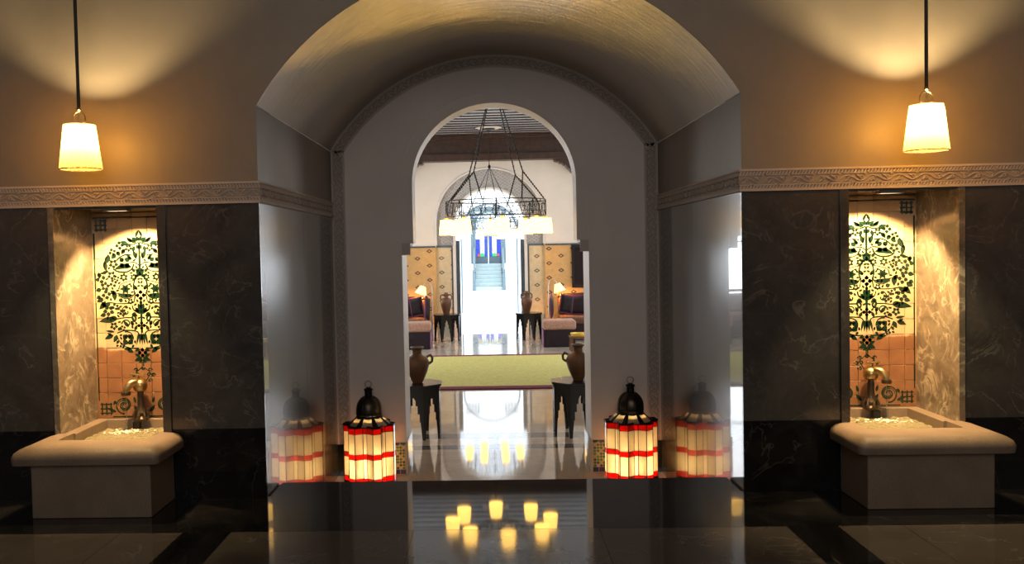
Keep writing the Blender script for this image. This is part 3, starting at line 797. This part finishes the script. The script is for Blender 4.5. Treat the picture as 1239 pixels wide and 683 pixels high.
# ------------------------------------------------------------------ wall fountains
def fountain(s):
    nm = 'left' if s < 0 else 'right'
    t = thing('wall_fountain', f'pinkish limestone wall fountain basin full of rippling water in the {nm} niche', 'fountain', (2.045*s, 0, 0), 'limestone fountains in the two niches')
    R = lambda b, *a, **k: b.build(*a, mx=s, **k)
    b = MB(); b.box(-.30, .30, -.345, -.012, .0, .30); R(b, 'pedestal', 'limestone', t, bevel=.006)
    # bowl shell with rolled rim: outline rings (rounded rectangle), open top
    def rr(x0, x1, y0, y1, r, z, n=6):
        o = []
        for cx, cy, a0 in ((x1-r, y1-r, 0), (x0+r, y1-r, PI/2), (x0+r, y0+r, PI), (x1-r, y0+r, 1.5*PI)):
            for k in range(n+1): a = a0+PI/2*k/n; o.append((cx+r*math.cos(a), cy+r*math.sin(a), z))
        return o
    IX0, IX1, IY0, IY1 = -.235, .235, -.185, -.05
    rings = []
    for off, z in ((-.050, .275), (-.02, .275), (0, .282), (.004, .30), (.004, .318), (-.006, .338), (-.026, .353), (-.052, .360)):
        rings.append(rr(-.365-off, .365+off, -.42-off, -.0125+min(0, off)*0, .03+max(0, off), z))
    # front horseshoe: use full rectangles, inner cut rings
    for ins, z in ((0, .360), (.0, .352), (.004, .27)):
        rings.append(rr(-.232+ins, .232-ins, -.190+ins, -.0126-ins*0, .012, z))
    m_ = len(rings[0]); v = [p for r in rings for p in r]
    f = []
    for i in range(len(rings)-1):
        for k in range(m_):
            if k == 6: continue      # open towards the niche
            k2 = (k+1) % m_; f.append((i*m_+k, i*m_+k2, (i+1)*m_+k2, (i+1)*m_+k))
    b = MB(); b.add(v, f); b.box(-.31, .31, -.36, -.0125, .272, .276) ; R(b, 'rim', 'limestone', t, smooth=True)
    # part of the trough inside the niche: side and back ledges
    b = MB(); x0, x1 = 1.7935-2.045, 2.3445-2.045
    b.box(x0, -.222, -.010, .463, .255, .352); b.box(.232, x1, -.010, .463, .255, .352); b.box(-.222, .232, .42, .463, .255, .352); R(b, 'inner_ledge', 'limestone', t, bevel=.004)
    b = MB(); b.box(-.222, .232, -.186, .42, .24, .262); R(b, 'basin_floor', 'limestone', t)
    # water with real ripples
    b = MB(); nx, ny = 44, 56; v = []; f = []
    for j in range(ny+1):
        for i in range(nx+1):
            x = -.221+.452*i/nx; y = -.185+.604*j/ny
            d = math.hypot(x-.07*1, (y-.30)); 
            z = .302+.0035*math.sin(d*95)*math.exp(-d*4)+.0022*math.sin(x*61+y*23)*math.cos(y*47-x*19)+.0015*math.sin(x*130-y*90)
            v.append((x, y, z))
    for j in range(ny):
        for i in range(nx): q = j*(nx+1)+i; f.append((q, q+1, q+nx+2, q+nx+1))
    b.add(v, f); R(b, 'water', 'water', t, smooth='all')
    b = MB(); rnd = random.Random(4)
    for k in range(80):
        a = rnd.uniform(0, 2*PI); r = abs(rnd.gauss(0, .05)); x = .06+r*math.cos(a)*1.5; y = .30+r*math.sin(a)
        if not (-.21 < x < .22 and y < .41): continue
        q = rnd.uniform(.004, .010); b.lathe([(q*.5, 0), (q, q*.3), (q*.6, q*.7), (0, q*.9)], 7, (x, y, .303))
    stuff(R(b, 'foam', 'foam', t, smooth=True))
    # faucet
    tp = thing('fountain_tap', f'bronze column tap with brass spout pouring into the {nm} basin', 'tap', (2.045*s+.02*s, .40, .352), 'bronze fountain taps')
    b = MB(); b.lathe([(.040, 0), (.042, .012), (.030, .022), (.034, .045), (.024, .062), (.021, .08), (.018, .14), (.018, .165), (.024, .172)], 10); R(b, 'column', 'iron', tp, smooth=True)
    b = MB()
    for k in range(8):
        a = 2*PI*k/8
        b.tube([(.036*math.cos(a), .036*math.sin(a), .004), (.043*math.cos(a), .043*math.sin(a), .03), (.030*math.cos(a), .030*math.sin(a), .062)], [.008, .009, .003], 6)
    R(b, 'base_leaves', 'iron', tp, smooth=True)
    b = MB(); b.lathe([(.022, .166), (.036, .174), (.041, .192), (.040, .212), (.030, .230), (.014, .238), (0, .240)], 16); R(b, 'head', 'brass', tp, smooth=True)
    b = MB(); b.tube([(.0, 0, .205), (.02, -.02, .222), (.04, -.035, .218), (.056, -.046, .20), (.064, -.052, .178), (.065, -.053, .165)], [.020, .023, .023, .021, .018, .017], 12)
    R(b, 'spout', 'brass', tp, smooth=True)
    b = MB(); b.lathe([(.018, .150), (.026, .152), (.027, .160), (.026, .172), (.018, .175)], 14, (.065, -.053, 0)); R(b, 'spout_collar', 'iron', tp, smooth=True)
    b = MB(); b.tube([(.012, -.012, .232), (.012, -.012, .262)], .006, 8); b.tube([(-.022, -.012, .262), (.046, -.012, .266)], .0055, 8)
    for x in (-.022, .046): b.lathe([(0, -.009), (.008, -.005), (.009, 0), (.008, .005), (0, .009)], 8, (x, -.012, .264))
    R(b, 'handle', 'brass', tp, smooth=True)
    b = MB(); b.box(-.004, .036, -.045, -.012, -.045, -.002); R(b, 'foot_bracket', 'black_iron', tp, bevel=.004)
    b = MB(); b.tube([(.065, -.053, .150), (.066, -.055, .08), (.067, -.057, -.046)], [.004, .0045, .006], 8); R(b, 'water_stream', 'stream', tp, smooth=True)
fountain(-1); fountain(1)

# ------------------------------------------------------------------ pendants
def pleated(b, r0, r1, z0, z1, pleats=26, amp=.03, t=.0):
    n = pleats*4; v = []; f = []
    lv = [(0, r0, z0), (.5, (r0+r1)/2, (z0+z1)/2), (1, r1, z1)]
    for _, r, z in lv:
        for k in range(n):
            a = 2*PI*k/n; rr = r*(1+amp*math.cos(a*pleats)); v.append((rr*math.cos(a), rr*math.sin(a), z))
    for i in range(2):
        for k in range(n): k2 = (k+1) % n; f.append((i*n+k, i*n+k2, (i+1)*n+k2, (i+1)*n+k))
    b.add(v, f)
def pendant(x, y, zb, label, power, ztop=TOP):
    t = thing('pendant_lamp', label, 'lamp', (x, y, zb), 'pleated pendant lamps')
    b = MB(); pleated(b, .0975, .071, 0, .22, 22, .05); shd = b.build('lamp_shade', 'fabric_shade', t, smooth='all', keep=True)
    b = MB(); b.tube([(.0985*math.cos(a), .0985*math.sin(a), .002) for a in [2*PI*k/40 for k in range(40)]], .0028, 6, True); b.build('shade_trim', 'piping_red', shd, smooth=True)
    b = MB(); b.tube([(.0715*math.cos(a), .0715*math.sin(a), .219) for a in [2*PI*k/32 for k in range(32)]], .0018, 6, True)
    for k in range(3):
        a = 2*PI*k/3; b.tube([(.071*math.cos(a), .071*math.sin(a), .219), (.012*math.cos(a), .012*math.sin(a), .232)], .0015, 5)
    b.build('shade_ring', 'brass', shd, smooth=True)
    b = MB(); b.tube([(.0, 0, .225), (.028, 0, .238), (.030, 0, .262), (.016, 0, .280), (0, 0, .284), (-.016, 0, .280), (-.030, 0, .262), (-.028, 0, .238)], .003, 6, True)
    b.tube([(0, 0, .20), (0, 0, .29)], .003, 6); b.lathe([(.006, .286), (.012, .292), (.010, .302), (.006, .31)], 10)
    for sx in (-1, 1): b.tube([(sx*.012, 0, .228), (sx*.03, 0, .236), (sx*.032, 0, .226)], .0025, 5)
    b.build('hanger', 'brass', t, smooth=True)
    b = MB(); b.tube([(0, 0, .305), (0, 0, ztop-zb-.03)], .0085, 8); b.build('rod', 'black_iron', t, smooth=True)
    b = MB(); b.lathe([(.012, ztop-zb-.05), (.05, ztop-zb-.03), (.055, ztop-zb)], 20); b.build('canopy', 'black_iron', t, smooth=True)
    b = MB(); b.lathe([(.010, .20), (.010, .175)], 8); b.build('socket', 'brass', t)
    light('pendant_bulb', 'POINT', (x, y, zb+.160), power*1.3, (1, .74, .36), .016)
pendant(-2.055, -.305, 1.727, 'pleated cream pendant lamp glowing on a black rod above the left fountain', 42)
pendant(2.045, -.305, 1.716, 'pleated cream pendant lamp glowing on a black rod above the right fountain', 66)

# ------------------------------------------------------------------ floor lanterns
def lantern(x, y, z, rot, label):
    t = thing('floor_lantern', label, 'lantern', (x, y, z), 'stained glass floor lanterns', rot)
    cols = []
    for L_ in range(6):
        ac = PI/3*L_; c = (.140*math.cos(ac), .140*math.sin(ac)); pts = []
        for k in range(4):
            a = ac+math.radians(-96+64*k); pts.append((c[0]+.060*math.cos(a), c[1]+.060*math.sin(a)))
        cols += pts
    n = len(cols)
    rows = [(.022, .062, 'red_pane'), (.062, .205, 'pane'), (.205, .243, 'red_pane'), (.243, .395, 'pane'), (.395, .437, 'red_pane')]
    for i in range(n):
        p, q = Vector(cols[i]), Vector(cols[(i+1) % n]); d = (q-p); l = d.length; d.normalize(); nrm = Vector((d.y, -d.x))
        ang = math.atan2(d.y, d.x); mid = (p+q)/2
        for z0, z1, mm in rows:
            key = (round(l, 3), mm, round(z1-z0, 3))
            me = PANES.get(key)
            if me is None:
                b = MB(); b.box(-l/2+.002, l/2-.002, -.0012, .0012, 0.0015, z1-z0-.0015); o = b.build('pane', mm); me = o.data; bpy.data.objects.remove(o); PANES[key] = me
            piece(me, 'pane', t, (mid.x, mid.y, z0), (0, 0, ang))
    # lead frame
    b = MB()
    for p in cols:
        b.box(p[0]-.0025, p[0]+.0025, p[1]-.0025, p[1]+.0025, .015, .440)
    for z0, w_ in ((.018, .006), (.062, .0022), (.205, .0022), (.243, .0022), (.395, .0022), (.440, .006)):
        b.tube([(p[0], p[1], z0) for p in cols], w_/1.2, 4, True)
    b.build('lead_frame', 'black_iron', t)
    b = MB(); b.prism([(p[0]*1.02, p[1]*1.02) for p in cols], lambda a, c_: (a, c_, .0), lambda a, c_: (a, c_, .018)); b.build('base_tray', 'black_iron', t)
    # roof plate (scalloped, open centre) with crimped rim
    b = MB(); inner = []
    for i, p in enumerate(cols):
        r = math.hypot(*p); inner.append((p[0]*.118/r, p[1]*.118/r))
    b.add([(p[0], p[1], .443) for p in cols]+[(p[0], p[1], .452) for p in inner], [(i, (i+1) % n, n+(i+1) % n, n+i) for i in range(n)])
    b.tube([(p[0]*1.01, p[1]*1.01, .446) for p in cols], .0075, 6, True)
    b.build('top_rim', 'black_iron', t)
    gaps = []
    for k in range(8):            # slanting skirt panes
        a = 2*PI*(k+.5)/8; w0, w1 = .084, .056
        r0, z0, r1, z1 = .158, .447, .098, .497
        def pt(r, u, z): return (r*math.cos(a)-u*math.sin(a), r*math.sin(a)+u*math.cos(a), z)
        b = MB(); v = [pt(r0, -w0/2, z0), pt(r0, w0/2, z0), pt(r1, w1/2, z1), pt(r1, -w1/2, z1)]
        v += [(x_, y_, z_-.003) for x_, y_, z_ in v]
        gaps.append((pt(r0, w0/2, z0), pt(r1, w1/2, z1), a, r0, r1, z0, z1, w0, w1))
        b.add(v, [(0,1,2,3), (7,6,5,4), (0,4,5,1), (1,5,6,2), (2,6,7,3), (3,7,4,0)]); b.build('skirt_pane', 'pane', t)
    b = MB()
    for k in range(8):
        a = 2*PI*k/8
        b.tube([(.165*math.cos(a), .165*math.sin(a), .446), (.097*math.cos(a), .097*math.sin(a), .497)], .004, 5)
    for (p0, p1, a_, r0, r1, z0, z1, w0, w1) in gaps:
        a3 = a_+PI/4
        def pt2(r, u, z): return (r*math.cos(a3)-u*math.sin(a3), r*math.sin(a3)+u*math.cos(a3), z)
        q = [p0, pt2(r0, -w0/2, z0), pt2(r1, -w1/2, z1), p1]
        b.add(q+[(x_, y_, z_-.003) for x_, y_, z_ in q], [(0,1,2,3), (7,6,5,4), (0,4,5,1), (1,5,6,2), (2,6,7,3), (3,7,4,0)])
    b.lathe([(.096, .486), (.104, .492), (.101, .500), (.094, .502), (.092, .512)], 24, caps=False)
    b.build('skirt_frame', 'black_iron', t)
    # dome
    b = MB(); prof = [(.090, .512), (.094, .53), (.094, .56), (.088, .595), (.074, .622), (.052, .642), (.028, .652)]
    b.lathe(prof, 32, caps=False); dome = b.build('dome', 'iron', t, smooth=True)
    b = MB()
    for k in range(8):
        a = 2*PI*k/8; b.tube([((r+.002)*math.cos(a), (r+.002)*math.sin(a), z_) for r, z_ in prof], .0032, 5)
    for zz, rr in ((.516, .094), (.53, .096)): b.tube([(rr*math.cos(2*PI*k/32), rr*math.sin(2*PI*k/32), zz) for k in range(32)], .003, 5, True)
    b.build('dome_ribs', 'black_iron', dome)
    b = MB(); b.lathe([(.034, .642), (.034, .650), (.028, .655), (.027, .695), (.034, .699), (.035, .706), (.026, .712), (.016, .718), (0, .720)], 20); b.build('chimney', 'black_iron', t, smooth=True)
    b = MB(); b.tube([(.024*math.cos(2*PI*k/24), 0, .744+.024*math.sin(2*PI*k/24)) for k in range(24)], .003, 6, True); b.build('carrying_ring', 'brass', t, smooth=True).rotation_euler.z = -rot
    b = MB(); b.lathe([(.0, .03), (.010, .032), (.012, .05), (.018, .062), (.018, .078), (.010, .09), (0, .094)], 14); b.build('bulb', 'bulb', t, smooth=True)
    light('lantern_bulb', 'POINT', (x, y, z+.13), 105, (1, .78, .48), .022)
PANES = {}
lantern(-.975, 2.085, ZI, math.radians(-66), 'lit cream and red glass floor lantern beside the left arch jamb')
lantern(.985, 2.085, ZI, math.radians(-114), 'lit cream and red glass floor lantern beside the right arch jamb')

# ------------------------------------------------------------------ chandeliers
def chandelier(x, y, zr, zhub, ztop, label, off, nodes=True):
    t = thing('ring_chandelier', label, 'chandelier', (x, y, zr), None)
    R_ = .50; n = 64
    b = MB()
    for z_, r_ in ((.0, .005), (.04, .0025), (.125, .0025), (.155, .005)):
        b.tube([(R_*math.cos(2*PI*k/n), R_*math.sin(2*PI*k/n), z_) for k in range(n)], r_, 5, True)
    b.build('ring', 'black_iron', t)
    b = MB(); fn = lambda q, tt, h: ((R_)*math.cos(q/R_), (R_)*math.sin(q/R_), tt)
    for k in range(24):
        q = 2*PI*R_*k/24; u = 2*PI*R_/24
        pts = [(q+u*.5+.045*math.cos(a), .08+.04*math.sin(a)) for a in [2*PI*i/10 for i in range(10)]]
        b.tube([fn(a_, c_, 0) for a_, c_ in pts], .0025, 4, True)
        b.tube([fn(q, 0, 0), fn(q+u*.25, .08, 0), fn(q, .155, 0)], .0025, 4); b.tube([fn(q+u, 0, 0), fn(q+u*.75, .08, 0), fn(q+u, .155, 0)], .0025, 4)
        if k % 3 == 0: b.tube([fn(q, 0, 0), fn(q, .155, 0)], .006, 5)
    b.build('scrollwork', 'black_iron', t)
    for k in range(8):
        a = 2*PI*k/8+off
        cx, cy = R_*math.cos(a), R_*math.sin(a)
        b = MB(); b.tube([(cx, cy, .03), (cx, cy, -.005)], .006, 6); b.lathe([(.008, -.004), (.018, -.012), (.014, -.022), (.006, -.028)], 10, (cx, cy, 0)); cup = b.build('candle_cup', 'brass', t)
        b = MB(); b.lathe([(.058, -.027), (.066, -.08), (.074, -.178)], 16, (cx, cy, 0), caps=False); b.build('glass_shade', 'shade_glow', cup, smooth='all')
    hub = (0, 0, zhub-zr)
    b = MB(); b.lathe([(0, -.03), (.02, -.02), (.03, 0), (.02, .02), (.01, .04)], 12, hub)
    b.tube([(0, 0, zhub-zr), (0, 0, ztop-zr)], .008, 6)
    b.lathe([(.03, ztop-zr-.05), (.10, ztop-zr-.03), (.14, ztop-zr)], 24)
    b.build('stem', 'black_iron', t)
    if nodes:
        for k in range(4):
            an = PI/4+PI/2*k+.12; nd = (.34*math.cos(an), .34*math.sin(an), .43)
            b = MB(); pts = [Vector(hub).lerp(Vector(nd), i/8) for i in range(9)]
            b.tube(pts, .006, 5)
            for i in range(22):
                p = Vector(hub).lerp(Vector(nd), i/22); b.lathe([(0, -.014), (.008, -.006), (.008, .006), (0, .014)], 5, p)
            b.build('chain', 'black_iron', t)
            for d in (-1, 1):
                a2 = an+d*PI/8; e = (R_*math.cos(a2), R_*math.sin(a2), .155)
                b = MB(); b.tube([nd, e], .005, 5)
                for i in range(13):
                    p = Vector(nd).lerp(Vector(e), i/13); b.lathe([(0, -.012), (.008, -.005), (.008, .005), (0, .012)], 5, p)
                b.build('chain', 'black_iron', t)
    else:
        for k in range(8):
            a2 = PI/8+PI/4*k; b = MB(); b.tube([hub, (R_*math.cos(a2), R_*math.sin(a2), .155)], .004, 4); b.build('chain', 'black_iron', t)
        b = MB(); b.lathe([(.0, ztop-zr-.012), (.20, ztop-zr-.012), (.24, ztop-zr)], 32); b.build('ceiling_rose', 'carved', t)
chandelier(.035, 4.5, 1.612, 2.98, 3.46, 'large iron ring chandelier with eight glowing cream shades nearest the arch', PI/2+.11)
chandelier(.01, 12.0, 1.64, 2.76, 3.46, 'iron ring chandelier hanging further back before the bright doorway', PI/8, False)

# ------------------------------------------------------------------ octagonal tables and jars
def octo_table(x, y, r, h, label, grp):
    t = thing('octagonal_table', label, 'table', (x, y, ZI), grp)
    b = MB(); oc = lambda r_: [(r_*math.cos(PI/8+PI/4*k), r_*math.sin(PI/8+PI/4*k)) for k in range(8)]
    b.prism(oc(r*1.05), lambda a, c_: (a, c_, h-.022), lambda a, c_: (a, c_, h)); b.build('table_top', 'ebony', t, bevel=.004)
    b = MB(); b.prism(oc(r*1.0), lambda a, c_: (a, c_, h-.035), lambda a, c_: (a, c_, h-.022)); b.build('apron', 'ebony', t)
    P_ = oc(r*.97)
    for k in range(8):
        p, q = Vector(P_[k]), Vector(P_[(k+1) % 8]); l = (q-p).length; d = (q-p)/l; nn = Vector((d.y, -d.x))
        H = h-.035
        half = [(0, 0), (.085, 0), (.16, H*.36), (.20, H*.36), (.20, H*.52), (.29, H*.52), (.29, H*.68), (.38, H*.68), (.38, H*.78), (.5, H*.86)]
        poly = [(u, z_) for u, z_ in half]+[(1-u, z_) for u, z_ in half[::-1][1:]]+[(1, H), (0, H)]
        # split as two leaves so that each face stays a simple outline
        b = MB()
        b.prism(poly, lambda a, c_: (p.x+d.x*l*a, p.y+d.y*l*a, c_), lambda a, c_: (p.x+d.x*l*a-nn.x*.012, p.y+d.y*l*a-nn.y*.012, c_))
        b.build('side_panel', 'ebony', t)
    return t
octo_table(-.765, 3.80, .262, .502, 'black octagonal side table just inside the arch on the left', 'black octagonal tables')
octo_table(.765, 3.80, .262, .502, 'black octagonal side table just inside the arch on the right', 'black octagonal tables')
octo_table(-.85, 12.72, .262, .505, 'far black octagonal side table left of the bright doorway', 'black octagonal tables')
octo_table(.70, 12.72, .262, .505, 'far black octagonal side table right of the bright doorway', 'black octagonal tables')
def jar(x, y, h, label, slim=False):
    t = thing('terracotta_jar', label, 'jar', (x, y, ZI+.5025 if not slim else ZI+.5055), 'two handled terracotta jars')
    if slim: prof = [(.055, 0), (.060, .01), (.075, .06), (.100, .15), (.108, .22), (.10, .27), (.070, .305), (.040, .32), (.038, .345), (.040, .365), (.055, .375), (.055, .385), (.036, .39), (.034, .415), (.030, .415), (.03, .36)]
    else: prof = [(.048, 0), (.052, .01), (.070, .05), (.095, .11), (.112, .17), (.113, .205), (.100, .235), (.062, .258), (.044, .275), (.042, .30), (.052, .322), (.064, .332), (.064, .340), (.050, .340), (.034, .31)]
    k = h/prof[-2][1]
    b = MB(); b.lathe([(r, z*k) for r, z in prof], 28); body = b.build('body', 'terracotta', t, smooth=True)
    zr = .34 if slim else .30; zsh = .255 if slim else .215; rs = .10 if slim else .105
    for s in (-1, 1):
        b = MB()
        if slim: pts = [(.036, .355), (.075, .375), (.105, .35), (.108, .30), (.088, .262)]
        else: pts = [(.092, .245), (.125, .262), (.142, .235), (.138, .20), (.110, .178)]
        q = []
        for i in range(len(pts)-1):
            for m_ in range(3): q.append((s*(pts[i][0]+(pts[i+1][0]-pts[i][0])*m_/3), 0, k*(pts[i][1]+(pts[i+1][1]-pts[i][1])*m_/3)))
        q.append((s*pts[-1][0], 0, k*pts[-1][1]))
        b.tube(q, .0115, 8); b.build('handle', 'terracotta', body, smooth=True)
jar(-.735, 3.80, .335, 'brown terracotta jar on the near left octagonal table')
jar(.765, 3.80, .335, 'brown terracotta jar on the near right octagonal table')
jar(-.855, 12.72, .41, 'tall two handled brown jar on the far left table', True)
jar(.665, 12.72, .41, 'tall two handled brown jar on the far right table', True)

# ------------------------------------------------------------------ rug
rg = thing('rug', 'yellow-green wool rug with maroon border across the hall floor', 'rug', (0, 8.35, ZI))
b = MB(); b.box(-2.0, 2.0, -1.60, 1.66, .001, .014); b.build('field', 'rug', rg)
for q in ((-2.12, 2.12, -1.80, -1.60), (-2.12, 2.12, 1.66, 1.82), (-2.12, -2.0, -1.60, 1.66), (2.0, 2.12, -1.60, 1.66)):
    b = MB(); b.box(q[0], q[1], q[2], q[3], .001, .016); b.build('border', 'rug_border', rg)

# ------------------------------------------------------------------ seating corners
def cushion(name, label, loc, rot, size, mat_, grp=None):
    t = thing(name, label, 'cushion', loc, grp); t.rotation_euler = rot
    b = MB(); n = 10; v = []; f = []
    for sgn in (1, -1):
        for j in range(n+1):
            for i in range(n+1):
                u, w_ = 2*i/n-1, 2*j/n-1; th = .5*max(0, (1-u**4)*(1-w_**4))**.5
                v.append((u*size[0]/2*(1-.06*(1-w_*w_)), sgn*th*size[1], w_*size[2]/2*(1-.06*(1-u*u))))
    k = (n+1)**2
    for s_ in (0, 1):
        for j in range(n):
            for i in range(n): q = s_*k+j*(n+1)+i; f.append((q, q+1, q+n+2, q+n+1))
    b.add(v, f)
    o = b.build('cover', mat_, t, smooth='all')
    b = MB(); sx, sz = size[0]/2, size[2]/2
    pts = []
    for (x0, z0), (x1, z1) in (((-1,-1),(1,-1)), ((1,-1),(1,1)), ((1,1),(-1,1)), ((-1,1),(-1,-1))):
        for i in range(6):
            u = x0+(x1-x0)*i/6; w_ = z0+(z1-z0)*i/6
            pts.append((u*sx*(1-.06*(1-w_*w_)), 0, w_*sz*(1-.06*(1-u*u))))
    b.tube(pts, .012, 6, True); b.build('piping', 'piping', t, smooth=True)
    return t
for s, nm in ((-1, 'left'), (1, 'right')):
    # footstool
    t = thing('ottoman', f'square ottoman with rose damask top and dark skirt on the {nm} of the hall', 'ottoman', (1.17*s if s > 0 else -1.36, 11.47, ZI), 'damask topped ottomans')
    b = MB(); b.box(-.27, .27, -.26, .26, .0, .30); b.build('skirt', 'velvet', t, bevel=.012)
    b = MB(); b.box(-.285, .285, -.275, .275, .30, .465); b.build('cushion_top', 'damask', t, bevel=.045)
    b = MB(); b.box(-.285, -.272, -.262, .262, .0, .298) if s > 0 else b.box(.272, .285, -.262, .262, 0, .298); b.build('side_trim', 'piping', t)
    # sofa
    t = thing('sofa', f'brown and aubergine sofa against the far wall on the {nm}', 'sofa', (2.23*s, 12.75, ZI), 'sofas against the far wall')
    b = MB(); b.box(-.95, .95, -.42, .38, 0.06, .30); b.build('base', 'velvet', t, bevel=.02, mx=s)
    b = MB(); b.box(-.95, .95, -.45, .40, .30, .43); b.build('seat_cushion', 'upholstery', t, bevel=.04, mx=s)
    b = MB(); b.box(-.95, .95, .26, .40, .43, .78); b.build('backrest', 'upholstery', t, bevel=.05, mx=s)
    b = MB(); b.tube([(-.95, .30, .80), (0, .30, .84), (.95, .30, .80)], .03, 8); b.lathe([(0, -.05), (.045, -.03), (.05, 0), (.045, .03), (0, .05)], 10, (-.95, .30, .82)); b.build('crest_rail', 'beam', t, smooth=True, mx=s)
    for xx in (-.88, .88):
        for yy in (-.36, .32):
            b = MB(); b.box(xx-.03, xx+.03, yy-.03, yy+.03, 0, .06); b.build('leg', 'ebony', t, mx=s)
    cushion('cushion', f'dark square aubergine cushion upright against the back of the {nm} sofa', (1.60*s, 12.90, ZI+.625), (math.radians(-6), 0, 0), (.36, .12, .36), 'velvet', 'aubergine cushions on the sofas')
    cushion('cushion', f'dark aubergine cushion tilted on its corner in the middle on the {nm} sofa', (1.40*s, 12.50, ZI+.665), (math.radians(-6), math.radians(12*s), math.radians(20*s)), (.26, .10, .34), 'velvet', 'aubergine cushions on the sofas')
    # slender armrest cushion leaning outward, magenta edge
    cushion('cushion', f'slim cushion with magenta piping leaning at the inner end of the {nm} sofa', (1.11*s if s > 0 else -1.19, 12.30, ZI+.645), (0, math.radians(-14*s), math.radians(80)), (.34, .06, .42), 'velvet', 'piped cushions leaning at the sofa ends')
    # stool-like arm block carrying that cushion
    b = MB(); 
    t2 = thing('side_bolster', f'low upholstered end block below the leaning cushion on the {nm}', 'bolster', (1.10*s if s > 0 else -1.19, 12.30, ZI), 'sofa end blocks')
    b.box(-.08, .08, -.2, .2, .0, .38); b.build('block', 'upholstery', t2, bevel=.03)
    # arched reading lamp
    lx = 1.10 if s > 0 else -1.135
    t = thing('arc_floor_lamp', f'slim steel arc floor lamp with glowing orange shade on the {nm}', 'lamp', (lx, 12.95, ZI), 'arc reading lamps')
    b = MB(); b.lathe([(.11, 0), (.11, .012), (.02, .022)], 20); b.build('base', 'steel', t)
    pts = [(0, 0, .02), (0, 0, .9)]+[(s*(.09-.09*math.cos(a)), 0, .98+.12*math.sin(a)) for a in [PI*i/10*.9 for i in range(0, 11)]]
    b = MB(); b.tube(pts, .010, 8); b.build('pole', 'steel', t, smooth=True)
    b = MB(); b.lathe([(.055, .0), (.075, -.05), (.115, -.15)], 24, (0, 0, 0), caps=False); sh = b.build('lamp_shade', 'warm_shade', t, smooth='all'); sh.location = (s*.17, 0, 1.03); sh.rotation_euler = (0, math.radians(-18*s), 0)
    light('reading_bulb', 'POINT', (lx+s*.20, 12.9, ZI+.90), 22, (1, .42, .10), .05)
# assumed windows out of view: frames on the solid far wall around added lights
for s, nm in ((-1, 'assumed_window_1'), (1, 'assumed_window_2')):
    wn = struct(nm, 'assumed tall window, a frame on the solid far wall around an added area light')
    for q in ((2.02, 2.10, .0, 2.60), (3.10, 3.18, 0, 2.6), (2.10, 3.10, -.02, .05), (2.10, 3.10, 2.55, 2.63), (2.585, 2.615, .05, 2.55), (2.10, 3.10, 1.30, 1.33)):
        b = MB(); b.box(q[0], q[1], HB-.14, HB-.001, q[2], q[3]); b.build('assumed_window_frame', 'slate', wn, mx=s)
# picture at the right
pc = thing('framed_picture', 'dark framed picture on the ochre wallpaper at the right edge', 'picture', (1.80, HB-.02, .9))
b = MB(); b.box(-.21, .21, -.03, .02, -.42, -.36); b.box(-.21, .21, -.03, .02, .36, .42); b.box(-.21, -.15, -.03, .02, -.36, .36); b.box(.15, .21, -.03, .02, -.36, .36); b.build('frame', 'ebony', pc)
b = MB(); b.box(-.15, .15, -.01, .01, -.36, .36); b.build('canvas', 'velvet', pc)
# low stool with yellow tray, half hidden by the right jamb
ts = thing('tray_stool', 'small wooden stool with a yellow tray behind the right arch jamb', 'stool', (1.44, 10.62, ZI))
b = MB(); b.box(-.16, .16, -.16, .16, .22, .25); b.build('stool_top', 'terracotta', ts, bevel=.005)
for xx in (-.13, .13):
    for yy in (-.13, .13):
        b = MB(); b.box(xx-.02, xx+.02, yy-.02, yy+.02, 0, .22); b.build('leg', 'terracotta', ts)
b = MB(); b.lathe([(.02, .25), (.13, .252), (.145, .30), (.14, .30), (.125, .262)], 24); b.build('tray', 'yellow', ts, smooth=True)
